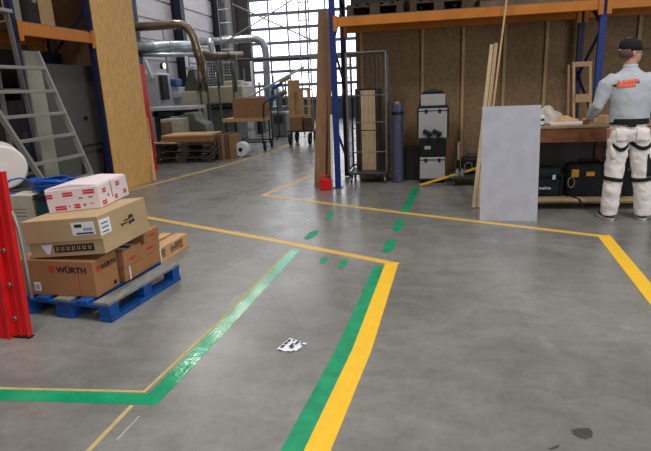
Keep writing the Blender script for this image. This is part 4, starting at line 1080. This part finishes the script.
for i in range(n_+1): xx = l+(r-l)*i/n_; mb.box(xx-.02, xx+.02, 17.0, 17.04, z0, z1)
for i in range(11): zz = z0+(z1-z0)*i/10; mb.box(l, r, 17.0, 17.04, zz-.02, zz+.02)
mb.build('grid', 'machine_grey', t)
for xx in (l, r): MB().box(xx-.04, xx+.04, 16.98, 17.06, 0, z1+.1).build('post', 'machine_olive', t)
t = thing('dust_collector', 'olive green dust collector frame under the brass duct', 'machine', (-6.2, 14.4, 0))
for px in (197, 204.5, 216, 231):
    q = at(px, 60, Y=14.4); MB().box(q.x-.022, q.x+.022, 14.4, 14.45, .0, q.z).build('post', 'machine_olive', t)
for (a, b, c, d, w_) in ((199, 62, 197, 90, .05), (203, 60, 206, 92, .035), (231, 60, 236, 92, .04), (214, 62, 219, 88, .035)):
    MB().tube([at(a, b, Y=14.3), at((a+c)/2+1.5, (b+d)/2, Y=14.3), at(c, d, Y=14.3)], w_, 10).build('hose', 'machine_olive', t, smooth=True)
l, r, y0, y1, z0, z1 = pb(196, 236, 56, 60, 14.4, .1); MB().box(l, r, 14.4, 14.5, z0, z1).build('crossbar', 'machine_olive', t)
t = thing('hopper', 'dark grey tapered hopper left of the olive frame', 'machine', (-6.8, 14.6, 0))
a, b, c, d = at(184, 91, Y=14.6), at(199, 91, Y=14.6), at(193.5, 70, Y=14.6), at(188, 70, Y=14.6)
mb = MB(); mb.xprism([(a.x, a.z), (b.x, b.z), (c.x, c.z), (d.x, d.z)], 14.6, 15.0); mb.build('cone', 'machine_olive', t, .02); MB().box(d.x-.05, c.x+.02, 14.58, 14.9, c.z, c.z+.1).build('cap', 'machine_white', t, .01)
l, r, y0, y1, z0, z1 = pb(182, 198, 91, 110, 14.5, .6); MB().box(l, r, 14.5, 15.1, 0, z1).build('base', 'machine_cream', t, .03)
t = thing('edge_banding_machine', 'white machine body with slanted arm at the left of the hall', 'machine', (-8, 14.8, 0))
l, r, y0, y1, z0, z1 = pb(143, 159.5, 73, 110, 14.8, .8); MB().box(l, r, 14.8, 15.6, 0, z1).build('body', 'machine_white', t, .05)
MB().bar(at(144.5, 60, Y=14.7), at(152, 79, Y=14.7), .1, .1).build('arm', 'machine_white', t, .01)
l, r, y0, y1, z0, z1 = pb(159, 162.5, 75, 100, 14.7, .3); MB().box(l, r, 14.75, 15.1, z0, z1).build('control_screen', 'machine_dark', t, .01)
t = thing('blue_machine_head', 'blue machine unit above white legs', 'machine', (-7.5, 14.9, 0))
l, r, y0, y1, z0, z1 = pb(160, 175.5, 79, 86.5, 15.7, .5); MB().box(l, r, 15.7, 16.2, z0, z1).build('head', 'machine_blue', t, .05)
for (x_, w_) in ((161, 3.2), (166, 2), (173, 3), (178.5, 3)):
    l, r, y0, y1, z0, z1 = pb(x_, x_+w_, 87, 109, 15.8, .4); MB().box(l, r, 15.8, 16.2, 0, z1).build('leg', 'machine_white', t, .02)
l, r, y0, y1, z0, z1 = pb(172, 181, 92, 98, 15.7, .3); MB().box(l, r, 15.7, 15.95, z0, z1).build('carriage', 'machine_white', t, .02)
t = thing('saw_table', 'pale flat saw table in front of the white machines', 'table', (-7.5, 13.6, 0))
l, r, y0, y1, z0, z1 = pb(146, 190, 107, 110.5, 13.2, 1); MB().box(l, r, 13.2, 14.2, z0, z1).build('table_top', 'machine_white', t, .01)
MB().box(l+.1, r-.5, 13.3, 14.0, z0-.16, z0-.03).build('rail', 'machine_dark', t, .01)
for xx in (l+.15, r-.25): MB().box(xx, xx+.12, 13.3, 14.0, 0, z0).build('leg', 'machine_dark', t)
t = thing('planing_machine', 'squat dark grey green machine behind the board stack', 'machine', (-5.8, 13.0, 0))
a = [at(px, py, Y=12.9) for px, py in ((181, 131), (206, 131), (204, 124), (196, 120), (193, 113), (184, 113), (178, 119))]
mb = MB(); mb.xprism([(p.x, p.z) for p in a], 12.9, 13.5); mb.build('housing', 'machine_olive', t, .03); MB().box(a[0].x, a[1].x, 12.95, 13.45, 0, a[0].z).build('base', 'machine_grey', t, .02)
t = thing('drawer_unit', 'pale drawer unit behind the board stack', 'cabinet', (-6.3, 12.6, 0))
l, r, y0, y1, z0, z1 = pb(161, 181, 119, 140, 12.4, .5); MB().box(l, r, 12.42, 12.9, 0, z1).build('body', 'machine_cream', t, .01)
for i in range(4): MB().box(l+.02, r-.02, 12.4, 12.43, z1-.16*(i+1)+.01, z1-.16*i-.02).build('drawer', 'machine_cream', t, .004)
t = thing('wall_lamp', 'small bright round lamp on the hall wall', 'lamp', at(161, 66, X=-9.4))
q = at(161, 66, X=-9.4); MB().tube([q, q+V((.12, 0, 0))], .11, 16).build('housing', 'machine_dark', t); MB().tube([q+V((.12, 0, 0)), q+V((.14, 0, 0))], .09, 16).build('glowing_lens', 'lamp_glow', t)
# far back machinery in front of the window
for (x0_, x1_, ya, yb, Yd, m, l_) in ((237, 249, 82, 107, 20, 'machine_white', 'bright white cabinet at the far corner column'), (252, 264, 96, 110, 19, 'machine_grey', 'grey blue machine under the falling silver duct'),
        (268, 277, 88, 112, 22.5, 'machine_white', 'white narrow machine right of the silver duct'), (276, 288, 96, 112, 21, 'machine_grey', 'low grey machine before the window'), (271, 286, 112, 124, 16.6, 'machine_grey', 'grey pedestal machine behind the trolleys')):
    l, r, y0, y1, z0, z1 = pb(x0_, x1_, ya, yb, Yd, .8); t = thing('distant_machine', l_, 'machine', ((l+r)/2, Yd+.4, 0))
    MB().box(l, r, Yd, Yd+.8, 0, z1).build('body', m, t, .05); MB().box(l+.1, r-.1, Yd-.03, Yd, z1-.35, z1-.1).build('control_panel', 'machine_dark', t, .01)
    MB().tube([((l+r)/2, Yd+.3, z1), ((l+r)/2, Yd+.3, z1+.5)], .04, 8).build('mast', 'machine_grey', t)
t = thing('distant_machine', 'blue and dark sanding unit with spindle before the window', 'machine', (-6.5, 18, 0))
l, r, y0, y1, z0, z1 = pb(251, 290, 108, 111, 18, .6); MB().box(l, r, 18, 18.7, z0, z1+.04).build('bed', 'machine_grey', t, .02)
for f_ in (.1, .85): MB().box(l+(r-l)*f_, l+(r-l)*f_+.15, 18.1, 18.5, 0, z0).build('leg', 'machine_dark', t)
for px, py, rr, m in ((277, 86, .07, 'machine_blue'), (281, 94, .09, 'machine_grey'), (272, 98, .08, 'machine_blue'), (285, 79, .08, 'kraft')):
    q = at(px, py, Y=18.2); MB().tube([q-V((.2, 0, .08)), q+V((.2, 0, .08))], rr, 12).build('spindle_motor', m, t, .01); MB().tube([(q.x, 18.2, z1), q], .03, 8).build('stem', 'machine_grey', t)

for (x_, ya, yb, Yd, m, l_) in ((162.5, 24, 74, 18.0, 'mullion', 'thin vertical pipe on the hall wall, left of the dark column'), (186, 56, 92, 15.4, 'machine_white', 'white vertical pipe beside the dark hopper'), (251, 60, 108, 18.0, 'machine_white', 'white vertical pipe at the foot of the corner column')):
    a = at(x_, yb, Y=Yd); b = at(x_, ya, Y=Yd); o = MB().tube([(b.x, Yd, 0), (b.x, Yd, b.z)], .045, 10).build('vertical_pipe', m, smooth=True); tag(o, l_, 'pipe')
# board stack on dark pallets
sx0, sx1 = at(156, 160, z=0), at(217, 160, z=0)
t, _ = pallet('dark pallet at the bottom of the board stack in the hall', (-5.95, 10.85, 0), 3, 'pallet_black_shade', W=1.35, D=1.0)
t, _ = pallet('dark pallet second from the floor under the board stack', (-5.9, 10.9, .146), 3, 'pallet_black_shade', W=1.35, D=1.0)
t, _ = pallet('dark pallet third from the floor under the board stack', (-5.9, 10.9, .292), 3, 'pallet_black_shade', W=1.35, D=1.0)
F = Frame((-5.80, 10.95, .438), 3)
t = thing('sheet_stack', 'low stack of pale plywood sheets on the dark pallets', 'boards', F.p(.6, .4, 0))
for i in range(5): MB(F).box(.0+random.uniform(0, .05), 1.18, .0+random.uniform(0, .03), .85, .001+i*.034, .032+i*.034).build('sheet', 'carton_brown' if i < 4 else 'pale_wood', t, .003)
F = Frame((-6.0, 10.85, .438), -8)
o = MB(F).box(0, .62, 0, .14, 0, .03).build('loose_plank', 'pale_wood', bevel=.003); tag(o, 'loose pale plank lying at the front of the board stack', 'plank')
F = Frame((-6.02, 11.5, 0), 3)
o = MB(F).box(0, .1, 0, .4, 0, .86).build('upright_board', 'pallet_dark', bevel=.003); tag(o, 'brown board standing on edge behind the left end of the board stack', 'board')
t = thing('timber_bundle', 'pale timber bundle standing right of the board stack', 'boards', (-4.45, 11.4, 0))
for i in range(4):
    MB().box(-4.60+i*.075, -4.535+i*.075, 11.3+.05*i, 12.1, 0, .56-.03*(i % 2)).build('board', 'carton_brown' if i % 2 else 'pallet_dark', t, .004)
t = thing('white_reel', 'white reel lying at the right end of the board stack', 'reel', (-4.2, 11.9, 0))
MB().tube([(-4.22, 11.75, .17), (-4.22, 12.0, .17)], .17, 24).build('reel_body', 'paper', t, .02); MB().tube([(-4.22, 11.74, .17), (-4.22, 12.01, .17)], .05, 16).build('reel_hole', 'dark_box', t)

# trolley with brown box
t = thing('shop_trolley', 'black tube trolley with a wooden deck carrying a brown box', 'trolley', (-4.5, 13.1, 0))
a, b = at(222, 119, Y=12.9), at(263, 118.5, Y=12.9)
MB().box(a.x, b.x, 12.9, 13.7, a.z-.09, a.z).build('deck', 'pale_wood', t, .006)
for xx in (a.x+.08, b.x-.06):
    for yy in (12.95, 13.6): MB().tube([(xx, yy, .16), (xx, yy, a.z-.09)], .022, 8).build('leg', 'machine_dark', t)
MB().tube([(a.x+.08, 12.95, .22), (b.x+.05, 12.95, .22)], .02, 8).build('lower_rail', 'machine_dark', t)
MB().tube([(a.x+.08, 13.6, .22), (b.x+.05, 13.6, .22)], .02, 8).build('lower_rail', 'machine_dark', t)
for yy in (12.95, 13.6): MB().tube([(b.x+.0, yy, a.z-.04), (b.x+.03, yy, 1.16), (b.x+.12, yy, 1.24), (b.x+.2, yy, 1.2), (b.x+.2, yy, .3), (b.x+.1, yy, .2)], .02, 8).build('push_handle', 'machine_dark', t, smooth=True)
for xx in (a.x+.1, b.x-.02):
    for yy in (12.95, 13.6):
        c = MB().tube([(xx-.02, yy, .08), (xx+.02, yy, .08)], .08, 18).build('castor', 'black_rubber', t); MB().box(xx-.03, xx+.03, yy-.03, yy+.03, .12, .2).build('fork', 'machine_dark', c)
F = Frame((at(232, 100, Y=12.95).x, 12.95, a.z+.001), 0); bw = at(262, 100, Y=12.95).x-F.A.x
carton('cardboard_box', 'brown box sitting on the black tube trolley in the hall', F, bw, .55, at(245, 98, Y=12.95).z-a.z, 'carton_brown')

# second trolley with cut-out plywood
t = thing('two_wheel_cart', 'low cart on black wheels carrying plywood pieces near the window', 'trolley', (-3.45, 14.3, 0))
a, b = at(287, 131, Y=14.1), at(313, 131, Y=14.1)
MB().box(a.x, b.x+.15, 14.1, 15.0, a.z-.04, a.z).build('deck', 'machine_dark', t, .006)
for xx in (a.x+.08, b.x-.1):
    for yy in (14.12, 14.9):
        c = MB().tube([(xx-.03, yy, .16), (xx+.03, yy, .16)], .16, 22).build('wheel', 'black_rubber', t, .01); MB().tube([(xx-.033, yy, .16), (xx+.033, yy, .16)], .06, 14).build('wheel_hub', 'machine_grey', c); MB().bar((xx+.05, yy, .16), (xx+.05, yy, a.z-.04), .03, .05).build('fork', 'machine_dark', c)
t = thing('cutout_panel', 'light plywood panel with two arched cut-outs on the cart', 'panel', (a.x+.3, 14.3, a.z))
def cut_panel(F, W_, H_, th, holes):
    mb = MB(F); xs = [0]+[h for q in holes for h in (q[0], q[1])]+[W_]
    for i in range(0, len(xs), 2): mb.box(xs[i], xs[i+1], 0, th, 0, H_)
    for (x0_, x1_, h0, h1) in holes:
        mb.box(x0_, x1_, 0, th, 0, h0); r_ = (x1_-x0_)/2; cx_ = (x0_+x1_)/2
        arcp = [(cx_-r_*math.cos(PI*k_/10), h1-r_+r_*math.sin(PI*k_/10)) for k_ in range(11)]
        for k_ in range(10): mb.xprism([arcp[k_], arcp[k_+1], (arcp[k_+1][0], H_), (arcp[k_][0], H_)], 0, th)
    return mb
z0 = a.z+.001; F = Frame((a.x+.02, 14.35, z0), -4, 0, 0)
Wp = at(310.5, 100, Y=14.35).x-F.A.x; Hp = at(297, 88, Y=14.35).z-z0
cut_panel(F, Wp, Hp, .03, ((.17, .29, .42, Hp-.12), (.42, .54, .42, Hp-.06))).build('panel', 'ply_light', t, .003)
F = Frame((a.x+.0, 14.44, z0), -4)
o = MB(F).box(0, .34, 0, .03, 0, at(294, 80, Y=14.4).z-z0).build('plywood_piece', 'ply_light', bevel=.003); tag(o, 'taller plywood piece behind the arched panel on the cart', 'panel')
F = Frame((a.x+.08, 14.12, z0), 0)
carton('cardboard_box', 'left brown carton standing in front of the arched panel on the cart', F, .34, .2, .36, 'carton_brown')
F = Frame((a.x+.47, 14.12, z0), 0)
carton('cardboard_box', 'right brown carton standing in front of the arched panel on the cart', F, .24, .2, .33, 'pallet_dark')

# ------------------------------------------------------------ roof lamps (above the frame) with added fill lights, and sky
def roof_lamp(label, x, y, z, lx_, ly_, power, col=(1, .97, .92)):
    t = thing('ceiling_lamp', label, 'lamp', (x, y, z+.06)); MB().box(x-lx_/2-.05, x+lx_/2+.05, y-ly_/2-.05, y+ly_/2+.05, z+.03, z+.12).build('housing', 'machine_white', t)
    d = bpy.data.lights.new('lamp_light', 'AREA'); d.shape = 'RECTANGLE'; d.size = lx_; d.size_y = ly_; d.energy = power; d.color = col
    o = bpy.data.objects.new('lamp_light', d); COL.objects.link(o); o.parent = t; o.location = (0, 0, -.06+.02)
for i, (x, y) in enumerate(((-7.6, 14.8), (-7.6, 17.2), (-7.7, 19.8), (-7.7, 22.4))):
    roof_lamp('ceiling lamp over the hall machines, %s of the four' % ('nearest', 'second nearest', 'second farthest', 'farthest')[i], x, y, 7.6, .14, .5, 60)
for i, (x, y) in enumerate(((-2.2, 2.5), (2.2, 2.5))):  # two overhead lamps added out of view to light the front aisle
    roof_lamp('long added fill lamp, out of view, above the %s half of the front aisle' % ('left', 'right')[i], x, y, 6.5, .4, 2.4, 160)

# soft fill light added from the right, out of view; no door is built
d = bpy.data.lights.new('side_fill_light', 'AREA'); d.shape = 'RECTANGLE'; d.size = 5; d.size_y = 4; d.energy = 330; d.color = (.95, .98, 1)
o = bpy.data.objects.new('side_fill_light', d); COL.objects.link(o); o.location = (9, -1.5, 2.6)
o.rotation_euler = (V((-1.5, 4.5, .6))-V(o.location)).to_track_quat('-Z', 'Y').to_euler()

w = bpy.data.worlds.new('World'); SC.world = w; w.use_nodes = True
nt = w.node_tree; N = nt.nodes; L = nt.links
tc = N.new('ShaderNodeTexCoord'); sx = N.new('ShaderNodeSeparateXYZ'); L.new(tc.outputs['Generated'], sx.inputs['Vector'])
rm = N.new('ShaderNodeValToRGB'); L.new(sx.outputs['Z'], rm.inputs['Fac'])
rm.color_ramp.elements[0].position = 0.0; rm.color_ramp.elements[0].color = (.22, .22, .23, 1)
rm.color_ramp.elements[1].position = 1.0; rm.color_ramp.elements[1].color = (1.0, 1.0, 1.02, 1)
e = rm.color_ramp.elements.new(.35); e.color = (.42, .42, .43, 1)
L.new(rm.outputs['Color'], N['Background'].inputs['Color']); N['Background'].inputs['Strength'].default_value = .64

# ------------------------------------------------------------ camera
cd = bpy.data.cameras.new('Camera'); cam = bpy.data.objects.new('Camera', cd); COL.objects.link(cam); SC.camera = cam
cd.sensor_fit = 'HORIZONTAL'; cd.sensor_width = 36; cd.lens = FPX/651*36; cd.clip_start = .05; cd.clip_end = 200
m = Matrix((cr, cu, -cf)).transposed().to_4x4(); m.translation = CO; cam.matrix_world = m
SC.view_settings.view_transform = 'Standard'; SC.view_settings.look = 'None'; SC.view_settings.exposure = -0.07; SC.view_settings.gamma = 1; SC.view_settings.use_curve_mapping = False

GROUPS = {'floor_tape': 'painted and taped lines on the floor', 'oil_stain': 'oil stains on the floor', 'wooden_pallet': 'wooden pallets', 'small_cardboard_box': 'small cartons on the blue pallet',
          'cardboard_box': 'brown cartons', 'tall_board': 'tall boards leaning on the upright', 'timber_batten': 'battens behind the grey panel', 'birch_shelf_board': 'birch boards in the wire cage',
          'tool_case': 'grey tool cases in the stack', 'glass_jar': 'jars on the green platform', 'extraction_duct': 'extraction ducts', 'scaffold_tower': 'ladder frames before the window',
          'scaffold_brace': 'rails and braces before the window', 'distant_machine': 'machines before the window', 'ceiling_lamp': 'ceiling lamps', 'pallet_rack': 'pallet racks', 'shelf_board': 'boards on the upper left shelf',
          'dark_case': 'dark cases under the bench', 'storage_crate': 'crates on the upper rack level', 'stored_board_stack': 'board stacks on the rack shelf', 'timber_strip': 'thin strips'}
for o in SC.objects:
    if o.parent is None and o.name.split('.')[0] in GROUPS and 'label' in o: o['group'] = GROUPS[o.name.split('.')[0]]
